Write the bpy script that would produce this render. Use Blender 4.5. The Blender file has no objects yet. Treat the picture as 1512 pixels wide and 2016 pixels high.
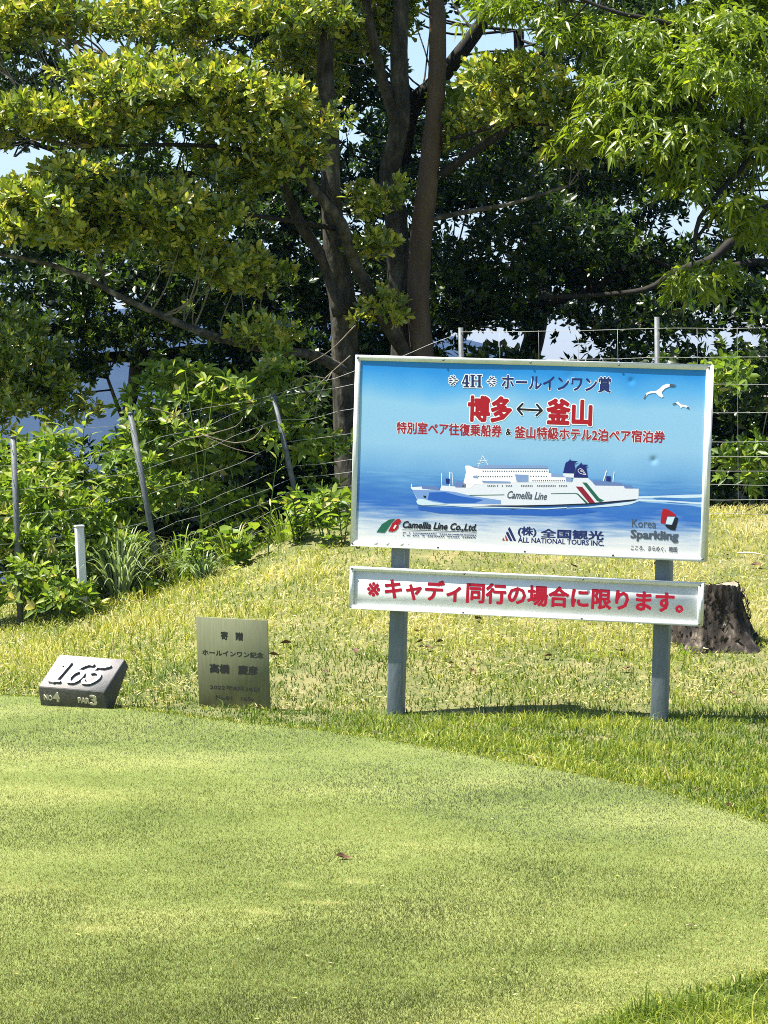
import bpy, math, random
import numpy as np
from mathutils import Vector, Matrix
from mathutils.geometry import delaunay_2d_cdt

sc = bpy.context.scene
rnd = random.Random(7)
rng = np.random.default_rng(11)
R = math.radians

# ------------------------------------------------------------------ camera
F = 6630.0                      # focal length in photo pixels (photo 1512 x 2016)
PITCH = math.atan(217 / F)
CAM = np.array([0.0, 0.0, 1.6])
cd = bpy.data.cameras.new('camera')
cd.sensor_width = 36
cd.lens = 36 * F / 2016
cd.clip_start = 0.1
cd.clip_end = 20000
cam = bpy.data.objects.new('camera', cd)
sc.collection.objects.link(cam)
cam.location = CAM
cam.rotation_euler = (R(90) - PITCH, 0, 0)
sc.camera = cam

# ------------------------------------------------------------------ light
LIGHT = np.array([0.50, 0.08, -1.0]); LIGHT /= np.linalg.norm(LIGHT)   # direction the sunlight travels
SUN_EL = math.asin(-LIGHT[2])
world = bpy.data.worlds.new('World')
sc.world = world
world.use_nodes = True
wn = world.node_tree.nodes; wl = world.node_tree.links
wn.clear()
sky = wn.new('ShaderNodeTexSky')
sky.sky_type = 'NISHITA'
sky.sun_disc = False
sky.sun_elevation = SUN_EL
sky.sun_rotation = math.atan2(-LIGHT[0], -LIGHT[1])
sky.dust_density = 0.6
sky.ozone_density = 1.5
bg = wn.new('ShaderNodeBackground')
bg.inputs['Strength'].default_value = 0.07
wo = wn.new('ShaderNodeOutputWorld')
wl.new(sky.outputs[0], bg.inputs['Color'])
wl.new(bg.outputs[0], wo.inputs['Surface'])
sd = bpy.data.lights.new('sun', 'SUN')
sd.energy = 5.0
sd.angle = R(0.5)
sd.color = (1.0, 0.95, 0.86)
sun = bpy.data.objects.new('sun', sd)
sc.collection.objects.link(sun)
sun.rotation_euler = Vector(LIGHT).to_track_quat('-Z', 'Y').to_euler()
sc.view_settings.view_transform = 'Standard'
sc.view_settings.look = 'None'
sc.view_settings.gamma = 1
sc.view_settings.exposure = 1.45
sc.render.engine = 'CYCLES'
sc.cycles.max_bounces = 7
sc.cycles.diffuse_bounces = 3
sc.cycles.transmission_bounces = 4
sc.cycles.use_denoising = False      # keeps the grain of leaves and grass
sc.cycles.filter_width = 1.0

# ------------------------------------------------------------------ helpers
def ray(px, py):
    d = np.array([(px - 756) / F, 1.0, -(py - 1008) / F])
    c, s = math.cos(PITCH), math.sin(PITCH)
    return np.array([d[0], d[1] * c + d[2] * s, -d[1] * s + d[2] * c])
def W(px, py, Y):
    d = ray(px, py)
    return CAM + d * (Y / d[1])
def smooth(t):
    t = np.clip(t, 0, 1)
    return t * t * (3 - 2 * t)

def node_mat(name):
    m = bpy.data.materials.new(name); m.use_nodes = True
    n = m.node_tree.nodes; n.clear()
    out = n.new('ShaderNodeOutputMaterial')
    return m, n, m.node_tree.links, out
def ramp(n, stops, interp='LINEAR'):
    r = n.new('ShaderNodeValToRGB'); e = r.color_ramp.elements
    r.color_ramp.interpolation = interp
    while len(e) > 1: e.remove(e[-1])
    e[0].position = stops[0][0]; e[0].color = (*stops[0][1], 1)
    for p, c in stops[1:]:
        k = e.new(p); k.color = (*c, 1)
    return r
def leaf_mat(name, stops, rough=0.4, trans=0.35, tboost=1.6, spec=0.5):
    m, n, l, out = node_mat(name)
    at = n.new('ShaderNodeAttribute'); at.attribute_name = 'tint'
    cr = ramp(n, stops); l.new(at.outputs['Fac'], cr.inputs[0])
    pr = n.new('ShaderNodeBsdfPrincipled'); pr.inputs['Roughness'].default_value = rough
    pr.inputs['Specular IOR Level'].default_value = spec
    l.new(cr.outputs[0], pr.inputs['Base Color'])
    tr = n.new('ShaderNodeBsdfTranslucent')
    mu = n.new('ShaderNodeMix'); mu.data_type = 'RGBA'; mu.blend_type = 'MULTIPLY'; mu.inputs[0].default_value = 1
    mu.inputs[7].default_value = (tboost * 1.05, tboost * 1.1, tboost * 0.5, 1)
    l.new(cr.outputs[0], mu.inputs[6]); l.new(mu.outputs[2], tr.inputs['Color'])
    mx = n.new('ShaderNodeMixShader'); mx.inputs[0].default_value = trans
    l.new(pr.outputs[0], mx.inputs[1]); l.new(tr.outputs[0], mx.inputs[2])
    l.new(mx.outputs[0], out.inputs[0])
    return m
def noise_mat(name, stops, scale=5, rough=0.8, bump=0.0, detail=6, stretch=(1, 1, 1), metal=0.0, bscale=None, spec=0.4, obj=True):
    m, n, l, out = node_mat(name)
    tc = n.new('ShaderNodeTexCoord'); mp = n.new('ShaderNodeMapping'); mp.inputs['Scale'].default_value = stretch
    l.new(tc.outputs['Object'], mp.inputs[0])
    no = n.new('ShaderNodeTexNoise'); no.inputs['Scale'].default_value = scale; no.inputs['Detail'].default_value = detail
    no.inputs['Roughness'].default_value = 0.65
    l.new(mp.outputs[0], no.inputs[0])
    cr = ramp(n, stops); l.new(no.outputs[0], cr.inputs[0])
    pr = n.new('ShaderNodeBsdfPrincipled'); pr.inputs['Roughness'].default_value = rough; pr.inputs['Metallic'].default_value = metal
    pr.inputs['Specular IOR Level'].default_value = spec
    l.new(cr.outputs[0], pr.inputs['Base Color'])
    if bump:
        n2 = n.new('ShaderNodeTexNoise'); n2.inputs['Scale'].default_value = bscale or scale * 3; n2.inputs['Detail'].default_value = 8
        l.new(mp.outputs[0], n2.inputs[0])
        b = n.new('ShaderNodeBump'); b.inputs['Strength'].default_value = bump; b.inputs['Distance'].default_value = 0.01
        l.new(n2.outputs[0], b.inputs['Height']); l.new(b.outputs[0], pr.inputs['Normal'])
    l.new(pr.outputs[0], out.inputs[0])
    return m
def lin(c): return tuple(((v / 255) / 12.92 if v / 255 <= .04045 else ((v / 255 + .055) / 1.055) ** 2.4) for v in c)
def flat_mat(name, rgb, rough=0.5, spec=0.3):
    m, n, l, out = node_mat(name)
    pr = n.new('ShaderNodeBsdfPrincipled'); pr.inputs['Base Color'].default_value = (*rgb, 1)
    pr.inputs['Roughness'].default_value = rough; pr.inputs['Specular IOR Level'].default_value = spec
    l.new(pr.outputs[0], out.inputs[0])
    return m

def mesh_np(name, verts, faces, mat, parent=None, tint=None, smooth_sh=False, tint_dom='FACE'):
    """verts (N,3), faces list of (M,k) arrays (or one array)"""
    verts = np.asarray(verts, dtype=np.float32).reshape(-1, 3)
    if isinstance(faces, np.ndarray): faces = [faces]
    faces = [np.asarray(f, dtype=np.int32) for f in faces if len(f)]
    me = bpy.data.meshes.new(name)
    me.vertices.add(len(verts)); me.vertices.foreach_set('co', verts.ravel())
    nl = sum(f.size for f in faces); nf = sum(len(f) for f in faces)
    me.loops.add(nl); me.polygons.add(nf)
    me.loops.foreach_set('vertex_index', np.concatenate([f.ravel() for f in faces]))
    tot = np.concatenate([np.full(len(f), f.shape[1], dtype=np.int32) for f in faces])
    st = np.concatenate([[0], np.cumsum(tot)[:-1]]).astype(np.int32)
    me.polygons.foreach_set('loop_start', st)
    me.polygons.foreach_set('loop_total', tot)
    if smooth_sh: me.polygons.foreach_set('use_smooth', np.ones(nf, dtype=bool))
    me.update(calc_edges=True)
    if tint is not None:
        a = me.attributes.new('tint', 'FLOAT', tint_dom)
        a.data.foreach_set('value', np.asarray(tint, dtype=np.float32))
    if mat: me.materials.append(mat)
    o = bpy.data.objects.new(name, me); sc.collection.objects.link(o)
    if parent: o.parent = parent
    return o
def empty(name, loc=(0, 0, 0), rot=(0, 0, 0)):
    o = bpy.data.objects.new(name, None); sc.collection.objects.link(o)
    o.location = loc; o.rotation_euler = rot; o.empty_display_size = 0.2
    return o
def tag(o, label=None, cat=None, group=None, kind=None):
    if label: o['label'] = label
    if cat: o['category'] = cat
    if group: o['group'] = group
    if kind: o['kind'] = kind
    return o

class MB:
    """collects verts / faces for one mesh"""
    def __init__(s): s.v = []; s.f = {}; s.n = 0
    def add(s, v, f):
        v = np.asarray(v, float).reshape(-1, 3); f = np.asarray(f, int)
        s.f.setdefault(f.shape[1], []).append(f + s.n); s.v.append(v); s.n += len(v)
    def box(s, x0, x1, y0, y1, z0, z1):
        v = [(x, y, z) for z in (z0, z1) for y in (y0, y1) for x in (x0, x1)]
        s.add(v, [(0, 2, 3, 1), (4, 5, 7, 6), (0, 1, 5, 4), (2, 6, 7, 3), (0, 4, 6, 2), (1, 3, 7, 5)])
    def prism(s, poly, axis_pts):
        """poly: list of 3d points (loop) and the same loop moved by axis_pts"""
        a = np.array(poly, float); b = a + np.array(axis_pts, float); n = len(a)
        v = np.vstack([a, b]); s.v.append(v)
        q = [(i, (i + 1) % n, n + (i + 1) % n, n + i) for i in range(n)]
        s.f.setdefault(4, []).append(np.array(q) + s.n)
        s.f.setdefault(n, []).append(np.array([list(range(n))[::-1], list(range(n, 2 * n))]) + s.n)
        s.n += 2 * n
    def tube(s, pts, rad, sides=10, cap=True, rough=0.0, seed=0):
        pts = np.asarray(pts, float); n = len(pts)
        rad = np.broadcast_to(np.asarray(rad, float), (n,))
        t = np.gradient(pts, axis=0); t /= np.linalg.norm(t, axis=1)[:, None] + 1e-9
        ref = np.array([0.31, 0.9, 0.2]) if abs(t[:, 1]).mean() < .8 else np.array([1.0, 0.1, 0.2])
        u = np.cross(t, ref); u /= np.linalg.norm(u, axis=1)[:, None] + 1e-9
        w = np.cross(t, u)
        a = np.linspace(0, 2 * math.pi, sides, endpoint=False)
        r = rad[:, None] * np.ones((1, sides))
        if rough:
            g = np.random.default_rng(seed)
            lobes = sum(g.uniform(.3, 1) * np.sin(k * a[None, :] + g.uniform(0, 6) + g.uniform(-.12, .12) * np.arange(n)[:, None]) for k in (2, 3, 4, 5))
            r = r * (1 + rough * lobes * .5 + rough * g.normal(0, .35, r.shape))
        v = pts[:, None, :] + r[..., None] * (np.cos(a)[None, :, None] * u[:, None, :] + np.sin(a)[None, :, None] * w[:, None, :])
        i = np.arange(n - 1)[:, None] * sides; j = np.arange(sides)[None, :]; k = (j + 1) % sides
        f = np.stack([i + j, i + k, i + sides + k, i + sides + j], -1).reshape(-1, 4)
        s.add(v.reshape(-1, 3), f)
        if cap:
            s.f.setdefault(sides, []).append(np.array([list(range(sides))[::-1], [(n - 1) * sides + q for q in range(sides)]]) + s.n - n * sides)
    def build(s, name, mat, parent=None, smooth_sh=False):
        return mesh_np(name, np.vstack(s.v), [np.vstack(x) for x in s.f.values()], mat, parent, smooth_sh=smooth_sh)

def curve(pts, rad, step=0.06):
    """catmull-rom through points, radii alike"""
    P = np.asarray(pts, float); Rr = np.asarray(rad, float)
    if len(P) == 2: P = np.vstack([P[0], (P[0] + P[1]) / 2, P[1]]); Rr = np.array([Rr[0], Rr.mean(), Rr[-1]])
    E = np.vstack([2 * P[0] - P[1], P, 2 * P[-1] - P[-2]])
    out = []; ro = []
    for i in range(len(P) - 1):
        p0, p1, p2, p3 = E[i:i + 4]
        n = max(2, int(np.linalg.norm(p2 - p1) / step))
        for t in np.linspace(0, 1, n, endpoint=False):
            out.append(0.5 * ((2 * p1) + (-p0 + p2) * t + (2 * p0 - 5 * p1 + 4 * p2 - p3) * t * t + (-p0 + 3 * p1 - 3 * p2 + p3) * t ** 3))
            ro.append(Rr[i] * (1 - t) + Rr[i + 1] * t)
    out.append(P[-1]); ro.append(Rr[-1])
    return np.array(out), np.array(ro)

def unit(v): return v / (np.linalg.norm(v, axis=-1, keepdims=True) + 1e-9)
def leaves(pos, d, nrm, L, Wd, tint, kind=6, droop=0.0):
    """arrays of leaves; returns verts, tris, face tints. kind 6 = elliptic leaf of 4 tris, 4 = rhombus of 2, 8 = long leaf that droops"""
    N = len(pos); d = unit(d); s = unit(np.cross(d, nrm)); n = unit(np.cross(s, d))
    L = np.broadcast_to(L, (N,))[:, None]; Wd = np.broadcast_to(Wd, (N,))[:, None]
    dr = np.array([0, 0, -1.0])
    def P(t, w, up=0.0):
        return pos + d * L * t + s * Wd * w * .5 + n * Wd * up + dr * L * droop * t * t
    if kind == 4:
        v = np.stack([P(0, 0), P(.45, -1, .15), P(1, 0), P(.45, 1, .15)], 1)
        f = np.array([[0, 1, 2], [0, 2, 3]])
    elif kind == 5:     # obovate, blunt tip
        v = np.stack([P(0, 0), P(.38, -.62, .10), P(.76, -1, .16), P(1, 0, -.08), P(.76, 1, .16), P(.38, .62, .10)], 1)
        f = np.array([[0, 1, 2], [0, 2, 3], [0, 3, 4], [0, 4, 5]])
    elif kind == 6:
        v = np.stack([P(0, 0), P(.32, -.9, .16), P(.7, -.8, .14), P(1, 0, -.05), P(.7, .8, .14), P(.32, .9, .16)], 1)
        f = np.array([[0, 1, 2], [0, 2, 3], [0, 3, 4], [0, 4, 5]])
    else:
        v = np.stack([P(0, 0), P(.3, -1, .12), P(.3, 0, 0), P(.3, 1, .12), P(.65, -.75, .1), P(.65, 0, 0), P(.65, .75, .1), P(1, 0)], 1)
        f = np.array([[0, 1, 2], [0, 2, 3], [1, 4, 5], [1, 5, 2], [2, 5, 6], [2, 6, 3], [4, 7, 5], [5, 7, 6]])
    k = v.shape[1]
    F_ = (np.arange(N)[:, None, None] * k + f[None]).reshape(-1, 3)
    return v.reshape(-1, 3), F_, np.repeat(tint, len(f))
def join_leaf(parts):
    off = 0; V = []; Fa = []; T = []
    for v, f, t in parts:
        V.append(v); Fa.append(f + off); T.append(t); off += len(v)
    return np.vstack(V), np.vstack(Fa), np.concatenate(T)

# ------------------------------------------------------------------ materials
M = {}
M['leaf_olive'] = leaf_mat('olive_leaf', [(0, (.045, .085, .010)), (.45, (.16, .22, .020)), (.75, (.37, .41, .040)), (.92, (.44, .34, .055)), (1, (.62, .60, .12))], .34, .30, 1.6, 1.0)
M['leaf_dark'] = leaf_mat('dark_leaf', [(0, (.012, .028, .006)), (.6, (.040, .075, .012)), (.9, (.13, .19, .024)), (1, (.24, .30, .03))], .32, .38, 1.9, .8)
M['leaf_bright'] = leaf_mat('bright_leaf', [(0, (.08, .13, .010)), (.6, (.17, .235, .016)), (1, (.30, .35, .03))], .36, .45, 1.6, .6)
M['weed_leaf'] = leaf_mat('weed_leaf', [(0, (.06, .12, .018)), (.6, (.17, .25, .028)), (.9, (.30, .36, .05)), (1, (.38, .34, .12))], .45, .38, 1.6)
M['silver'] = leaf_mat('silver_grass', [(0, (.16, .24, .10)), (1, (.40, .46, .30))], .5, .35, 1.2)
M['palm'] = leaf_mat('fan_leaf', [(0, (.22, .32, .03)), (1, (.42, .48, .08))], .45, .45, 1.5)
M['mown'] = leaf_mat('mown_grass_blade', [(0, (.065, .08, .019)), (.3, (.145, .163, .037)), (.6, (.235, .238, .055)), (.82, (.36, .33, .10)), (1, (.60, .51, .27))], .6, .22, 1.2, .3)
M['mown_grey'] = leaf_mat('grey_mown_grass_blade', [(0, (.045, .06, .025)), (.3, (.09, .110, .046)), (.6, (.14, .158, .066)), (.82, (.22, .213, .10)), (1, (.46, .41, .25))], .6, .22, 1.2, .3)
M['rough'] = leaf_mat('rough_grass_blade', [(0, (.055, .10, .012)), (.3, (.16, .225, .022)), (.6, (.36, .375, .05)), (.8, (.56, .49, .17)), (1, (.74, .62, .38))], .6, .30, 1.3, .3)
M['bark'] = noise_mat('bark', [(.35, (.014, .012, .009)), (.5, (.045, .041, .030)), (.62, (.085, .078, .06)), (.72, (.17, .165, .13))], 14, .85, .9, stretch=(1, 1, .35))
M['bark_red'] = noise_mat('red_brown_bark', [(.25, (.035, .027, .019)), (.5, (.075, .050, .033)), (.75, (.12, .09, .06))], 6, .8, .5, stretch=(1, 1, .25))
M['bark_dark'] = noise_mat('dark_bark', [(.3, (.009, .008, .006)), (.7, (.030, .027, .021))], 10, .9, .5, stretch=(1, 1, .4))
M['bark_pale'] = noise_mat('pale_bark', [(.38, (.03, .027, .02)), (.52, (.075, .068, .052)), (.68, (.22, .205, .165))], 14, .85, .6)  # pale blotches also put sun dapple into the long low limb's colour
M['twig'] = noise_mat('twig', [(.3, (.10, .08, .055)), (.7, (.26, .22, .16))], 20, .8)
M['galv'] = noise_mat('galvanised_steel', [(.3, (.075, .085, .09)), (.6, (.13, .145, .15)), (.8, (.22, .22, .21))], 18, .6, .15, metal=.2)
M['wire'] = noise_mat('fence_wire', [(.3, (.22, .225, .22)), (.7, (.40, .40, .38))], 8, .45, metal=.3)
M['post_paint'] = noise_mat('post_grey_blue_paint', [(.25, (.10, .125, .145)), (.6, (.15, .185, .21)), (.85, (.26, .28, .28))], 14, .55, .25, stretch=(1, 1, .3))
M['frame'] = noise_mat('white_painted_frame', [(.25, (.58, .61, .58)), (.6, (.76, .78, .76)), (.9, (.84, .84, .82))], 7, .45, .08, stretch=(1, 1, 1))
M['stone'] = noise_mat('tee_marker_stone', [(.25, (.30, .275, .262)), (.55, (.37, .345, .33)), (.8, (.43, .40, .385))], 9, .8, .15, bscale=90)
M['marker_shade'] = noise_mat('tee_marker_shade', [(.3, (.030, .032, .032)), (.55, (.060, .058, .055)), (.8, (.11, .105, .10))], 60, .6, .15, bscale=90)  # same stone; shade of the marker's front and sides put into its colour
M['letter_white'] = noise_mat('white_painted_letter', [(.3, (.74, .73, .71)), (.8, (.86, .85, .84))], 20, .5)
M['letter_metal'] = noise_mat('weathered_brass_letter', [(.3, (.30, .27, .20)), (.8, (.62, .57, .46))], 60, .5, metal=.2)
M['brass'] = noise_mat('plaque_metal', [(.25, (.13, .14, .078)), (.7, (.185, .195, .112))], 12, .62, .05, stretch=(6, 1, .6), metal=.35)
M['engrave'] = flat_mat('engraved_black', (.02, .022, .02), .6)
M['dead_leaf'] = noise_mat('dead_leaf', [(.3, (.05, .022, .012)), (.7, (.17, .085, .04))], 30, .7)
M['straw_leaf'] = noise_mat('bleached_leaf', [(.3, (.55, .45, .30)), (.7, (.75, .68, .55))], 30, .7)
M['pvc'] = noise_mat('white_stake_plastic', [(.3, (.55, .57, .58)), (.75, (.72, .74, .76))], 8, .5, .1, stretch=(1, 1, .3))

# ------------------------------------------------------------------ terrain
TEE = [(-8, 17.9), (-6, 18.5), (-4, 18.75), (-2.07, 18.3), (-1.36, 17.5), (-0.78, 16.8), (-0.14, 16.1), (0.65, 14.75), (1.13, 13.8), (1.45, 12.7), (1.62, 11.6), (1.55, 10.5), (1.20, 9.60), (0.60, 8.66), (-0.4, 7.4), (-1.5, 5.8), (-3, 4.6), (-6, 4), (-9, 5.5), (-10.5, 9), (-10.5, 13.5), (-9.6, 16.6)]
def closed_spline(P, step=0.12):
    P = np.array(P, float); out = []
    n = len(P)
    for i in range(n):
        p0, p1, p2, p3 = P[i - 1], P[i], P[(i + 1) % n], P[(i + 2) % n]
        k = max(2, int(np.linalg.norm(p2 - p1) / step))
        for t in np.linspace(0, 1, k, endpoint=False):
            out.append(0.5 * ((2 * p1) + (-p0 + p2) * t + (2 * p0 - 5 * p1 + 4 * p2 - p3) * t * t + (-p0 + 3 * p1 - 3 * p2 + p3) * t ** 3))
    return np.array(out)
tee_loop = closed_spline(TEE)
def in_poly(x, y, P):
    x = np.asarray(x); y = np.asarray(y); c = np.zeros(x.shape, bool)
    L_ = P.tolist()
    for (a, b), (e, f) in zip(L_, L_[1:] + L_[:1]):
        if b == f: continue
        c ^= ((b > y) != (f > y)) & (x < (e - a) * (y - b) / (f - b) + a)
    return c
def lump(x, y):
    return (np.sin(x * 1.7 + 1.3) * np.cos(y * 1.3 + .4) + .6 * np.sin(x * 3.9 + y * 2.1) + .4 * np.cos(y * 5.1 - x * 2.7))
def height(x, y):
    x = np.asarray(x, float); y = np.asarray(y, float)
    crest = np.interp(x, [-9, -4, -2.5, -1.48, -0.55, 0.1, 1.5, 3, 8], [.05, .10, .19, .36, .74, .84, .82, .86, 1.0])
    start = np.interp(x, [-6, -2.3, -1.2, 0, 6], [18.9, 18.7, 17.7, 17.3, 16.8])
    t = np.clip((y - start) / (22.0 - start), 0, 1)
    bank = crest * (t ** 1.1)
    z = bank - 0.007 + 0.012 * lump(x, y) * smooth((y - start + .6) / 1.2)
    # the ground falls away behind the trees into the valley
    z = z - 0.05 * np.clip(y - 26, 0, 14) - 0.45 * np.clip(y - 40, 0, 200) - .02 * np.clip(y - 240, 0, 600)
    z = z - .02 * np.clip(np.abs(x) - 60, 0, 500)
    return z
def G(px, py):
    d = ray(px, py)
    t = 8.0
    for _ in range(4000):
        p = CAM + d * t
        if p[2] <= float(height(p[0], p[1])): break
        t += 0.01
    return CAM + d * t

gx = np.concatenate([-np.geomspace(6, 4000, 34)[::-1], np.linspace(-6, 6, 121)[1:-1], np.geomspace(6, 4000, 34)])
gy = np.concatenate([-np.geomspace(1, 4000, 20)[::-1], np.linspace(0, 28, 225), np.geomspace(28.5, 4000, 46)])
X, Y = np.meshgrid(gx, gy)
Z = height(X, Y)
nx, ny = len(gx), len(gy)
idx = np.arange(nx * ny).reshape(ny, nx)
quads = np.stack([idx[:-1, :-1], idx[:-1, 1:], idx[1:, 1:], idx[1:, :-1]], -1).reshape(-1, 4)
M['soil'] = noise_mat('turf_ground', [(.25, (.05, .075, .016)), (.5, (.135, .14, .045)), (.75, (.27, .225, .10))], 3.5, .95, .3, bscale=60)
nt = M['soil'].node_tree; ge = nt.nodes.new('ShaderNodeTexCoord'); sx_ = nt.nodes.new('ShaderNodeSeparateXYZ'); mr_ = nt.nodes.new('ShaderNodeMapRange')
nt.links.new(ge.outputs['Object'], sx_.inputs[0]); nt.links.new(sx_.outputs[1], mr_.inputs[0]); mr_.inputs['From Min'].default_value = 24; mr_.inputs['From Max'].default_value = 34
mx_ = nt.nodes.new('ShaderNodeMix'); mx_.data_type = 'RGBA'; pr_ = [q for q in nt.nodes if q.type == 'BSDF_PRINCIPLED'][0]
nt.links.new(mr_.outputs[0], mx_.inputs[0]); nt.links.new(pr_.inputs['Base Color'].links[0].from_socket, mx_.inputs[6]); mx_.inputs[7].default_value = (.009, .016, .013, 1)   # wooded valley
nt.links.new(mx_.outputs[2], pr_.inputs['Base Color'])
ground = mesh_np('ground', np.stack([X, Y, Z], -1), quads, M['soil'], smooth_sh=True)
tag(ground, kind='structure')

# mown teeing ground, a flat sheet with a low edge
m, n, l, out = node_mat('teeing_ground_turf')
tc = n.new('ShaderNodeTexCoord')
n1 = n.new('ShaderNodeTexNoise'); n1.inputs['Scale'].default_value = .9; n1.inputs['Detail'].default_value = 5
n2 = n.new('ShaderNodeTexNoise'); n2.inputs['Scale'].default_value = 130; n2.inputs['Detail'].default_value = 3
l.new(tc.outputs['Object'], n1.inputs[0]); l.new(tc.outputs['Object'], n2.inputs[0])
ma = n.new('ShaderNodeMath'); ma.operation = 'ADD'; mb_ = n.new('ShaderNodeMath'); mb_.operation = 'MULTIPLY'; mb_.inputs[1].default_value = .5
l.new(n1.outputs[0], ma.inputs[0]); l.new(n2.outputs[0], ma.inputs[1]); l.new(ma.outputs[0], mb_.inputs[0])
cr = ramp(n, [(.3, (.07, .10, .025)), (.5, (.15, .19, .05)), (.7, (.30, .30, .11))]); l.new(mb_.outputs[0], cr.inputs[0])
pr = n.new('ShaderNodeBsdfPrincipled'); pr.inputs['Roughness'].default_value = .95; pr.inputs['Specular IOR Level'].default_value = .1
l.new(cr.outputs[0], pr.inputs['Base Color']); l.new(pr.outputs[0], out.inputs[0])
N = len(tee_loop)
cdt = delaunay_2d_cdt([Vector(p) for p in tee_loop], [(i, (i + 1) % N) for i in range(N)], [], 1, 1e-4)
tv = np.array([(v.x, v.y, 0.004) for v in cdt[0]]); tf = np.array([list(f) for f in cdt[2]])
rim = np.vstack([np.c_[tee_loop, np.full(N, .004)], np.c_[tee_loop, np.full(N, -.06)]])
i = np.arange(N); rq = np.stack([i, (i + 1) % N, N + (i + 1) % N, N + i], -1)
tee = mesh_np('teeing_ground', np.vstack([tv, rim]), [tf, rq + len(tv)], m)
tag(tee, kind='structure')

# ------------------------------------------------------------------ grass
def patchiness(x, y, k):
    g = np.random.default_rng(k); v = 0
    for s, a in ((1.1, 1), (2.3, .8), (5.2, .6), (11, .45)):
        for _ in range(3):
            th = g.uniform(0, 6.28); c = np.cos(th) * s; d = np.sin(th) * s
            v = v + a * np.sin(c * x + d * y + g.uniform(0, 6.28) + 1.3 * np.sin(.7 * d * x - .8 * c * y + g.uniform(0, 6)))
    return v / 3.2
def blades(x, y, z, h, w, lean, tint, segs=1, seed=1):
    g = np.random.default_rng(seed); n = len(x)
    a = g.uniform(0, 2 * math.pi, n); b = g.uniform(0, 2 * math.pi, n)
    side = np.stack([np.cos(a), np.sin(a), np.zeros(n)], 1) * (w * .5)[:, None]
    ld = np.stack([np.cos(b), np.sin(b), np.zeros(n)], 1) * (lean * h)[:, None]
    base = np.stack([x, y, z], 1); up = np.zeros((n, 3)); up[:, 2] = h
    if segs == 1:
        v = np.stack([base - side, base + side, base + up + ld], 1)
        f = np.array([[0, 1, 2]]); tt = np.stack([tint - .15, tint - .15, tint + .05], 1)
    else:
        mid = base + up * .62 + ld * .38
        v = np.stack([base - side, base + side, mid - side * .8, mid + side * .8, base + up * (1 - .25 * lean[:, None]) + ld * 1.15], 1)
        f = np.array([[0, 1, 3], [0, 3, 2], [2, 3, 4]]); tt = np.stack([tint - .2, tint - .2, tint, tint, tint + .08], 1)
    k = v.shape[1]
    return v.reshape(-1, 3), (np.arange(n)[:, None, None] * k + f[None]).reshape(-1, 3), np.clip(tt.ravel(), 0, 1)

def dryness(x, y):      # worn, sun-bleached patches on the teeing ground
    return patchiness(x * .9, y * .6, 3) * .6 + patchiness(x * 2.6, y * 1.7, 9) * .7 + patchiness(x * 7, y * 5, 13) * .35 + .5 * np.clip((15.2 - y) / 3, -1, .7)
n = 795000
# even density over the picture: more blades per square metre near the camera
yy = 1 / rng.uniform(1 / 18.9, 1 / 8.2, n); xx = rng.uniform(-1, 1, n) * (0.122 * yy + .55)
ok = in_poly(xx, yy, tee_loop) & (rng.uniform(0, 1, n) < .86)
xx, yy = xx[ok], yy[ok]; n = len(xx)
dry = dryness(xx, yy)
fringe = np.exp(-((yy - 17.0) / 1.2) ** 2) * .12
scalp = np.zeros(n)
for (px, py, lx, ly) in ((578, 1745, .05, .022), (695, 1738, .06, .018), (640, 1781, .09, .016), (180, 1833, .08, .03), (515, 1798, .06, .02), (800, 1665, .05, .02), (60, 1750, .2, .06), (590, 1600, .12, .05), (240, 1570, .35, .10), (60, 1545, .3, .12), (700, 1630, .25, .10)):
    q_ = CAM + ray(px, py) * (CAM[2] / -ray(px, py)[2])
    big = lx > .1
    scalp = np.maximum(scalp, (.36 if big else .85) * np.exp(-(((xx - q_[0]) + .25 * (yy - q_[1])) / lx) ** 2 - ((yy - q_[1]) / (ly * 3)) ** 2))
tint = np.clip(.36 + .19 * dry - fringe + scalp + rng.normal(0, .20, n), 0, 1)
h = rng.uniform(.005, .012, n) * (1 - .25 * np.clip(dry, -1, 1)); w = rng.uniform(.0015, .0032, n)
v, f, t = blades(xx, yy, np.full(n, .003), h, w, np.abs(rng.normal(.7, .5, n)), tint, 1, 5)
t3 = t.reshape(-1, 3); v3 = v.reshape(-1, 3, 3)
# the outer band of the tee is a finer, greyer turf than the middle
band = (yy + 1.2 * xx) + .35 * patchiness(xx * 1.5, yy * 1.2, 51) + .25 * np.sin(2.1 * xx) + rng.normal(0, .10, n) > 13.35
for nm, lab, sel, mt in (('mown_grass', 'closely mown yellow-green turf in the middle of the tee', ~band, 'mown'), ('fringe_grass', 'greyer band of mown turf round the far edge of the tee', band, 'mown_grey')):
    k_ = int(sel.sum())
    o = mesh_np(nm, v3[sel].reshape(-1, 3), np.arange(3 * k_).reshape(-1, 3), M[mt], tint=t3[sel].ravel(), tint_dom='POINT'); tag(o, lab, 'grass', kind='stuff')

n = 375000
yy = 1 / rng.uniform(1 / 24.0, 1 / 8.0, n); xx = rng.uniform(-1, 1, n) * (0.122 * yy + .7)
ok = ~in_poly(xx, yy, tee_loop)
xx, yy = xx[ok], yy[ok]; n = len(xx); near = yy < 12.3
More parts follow.
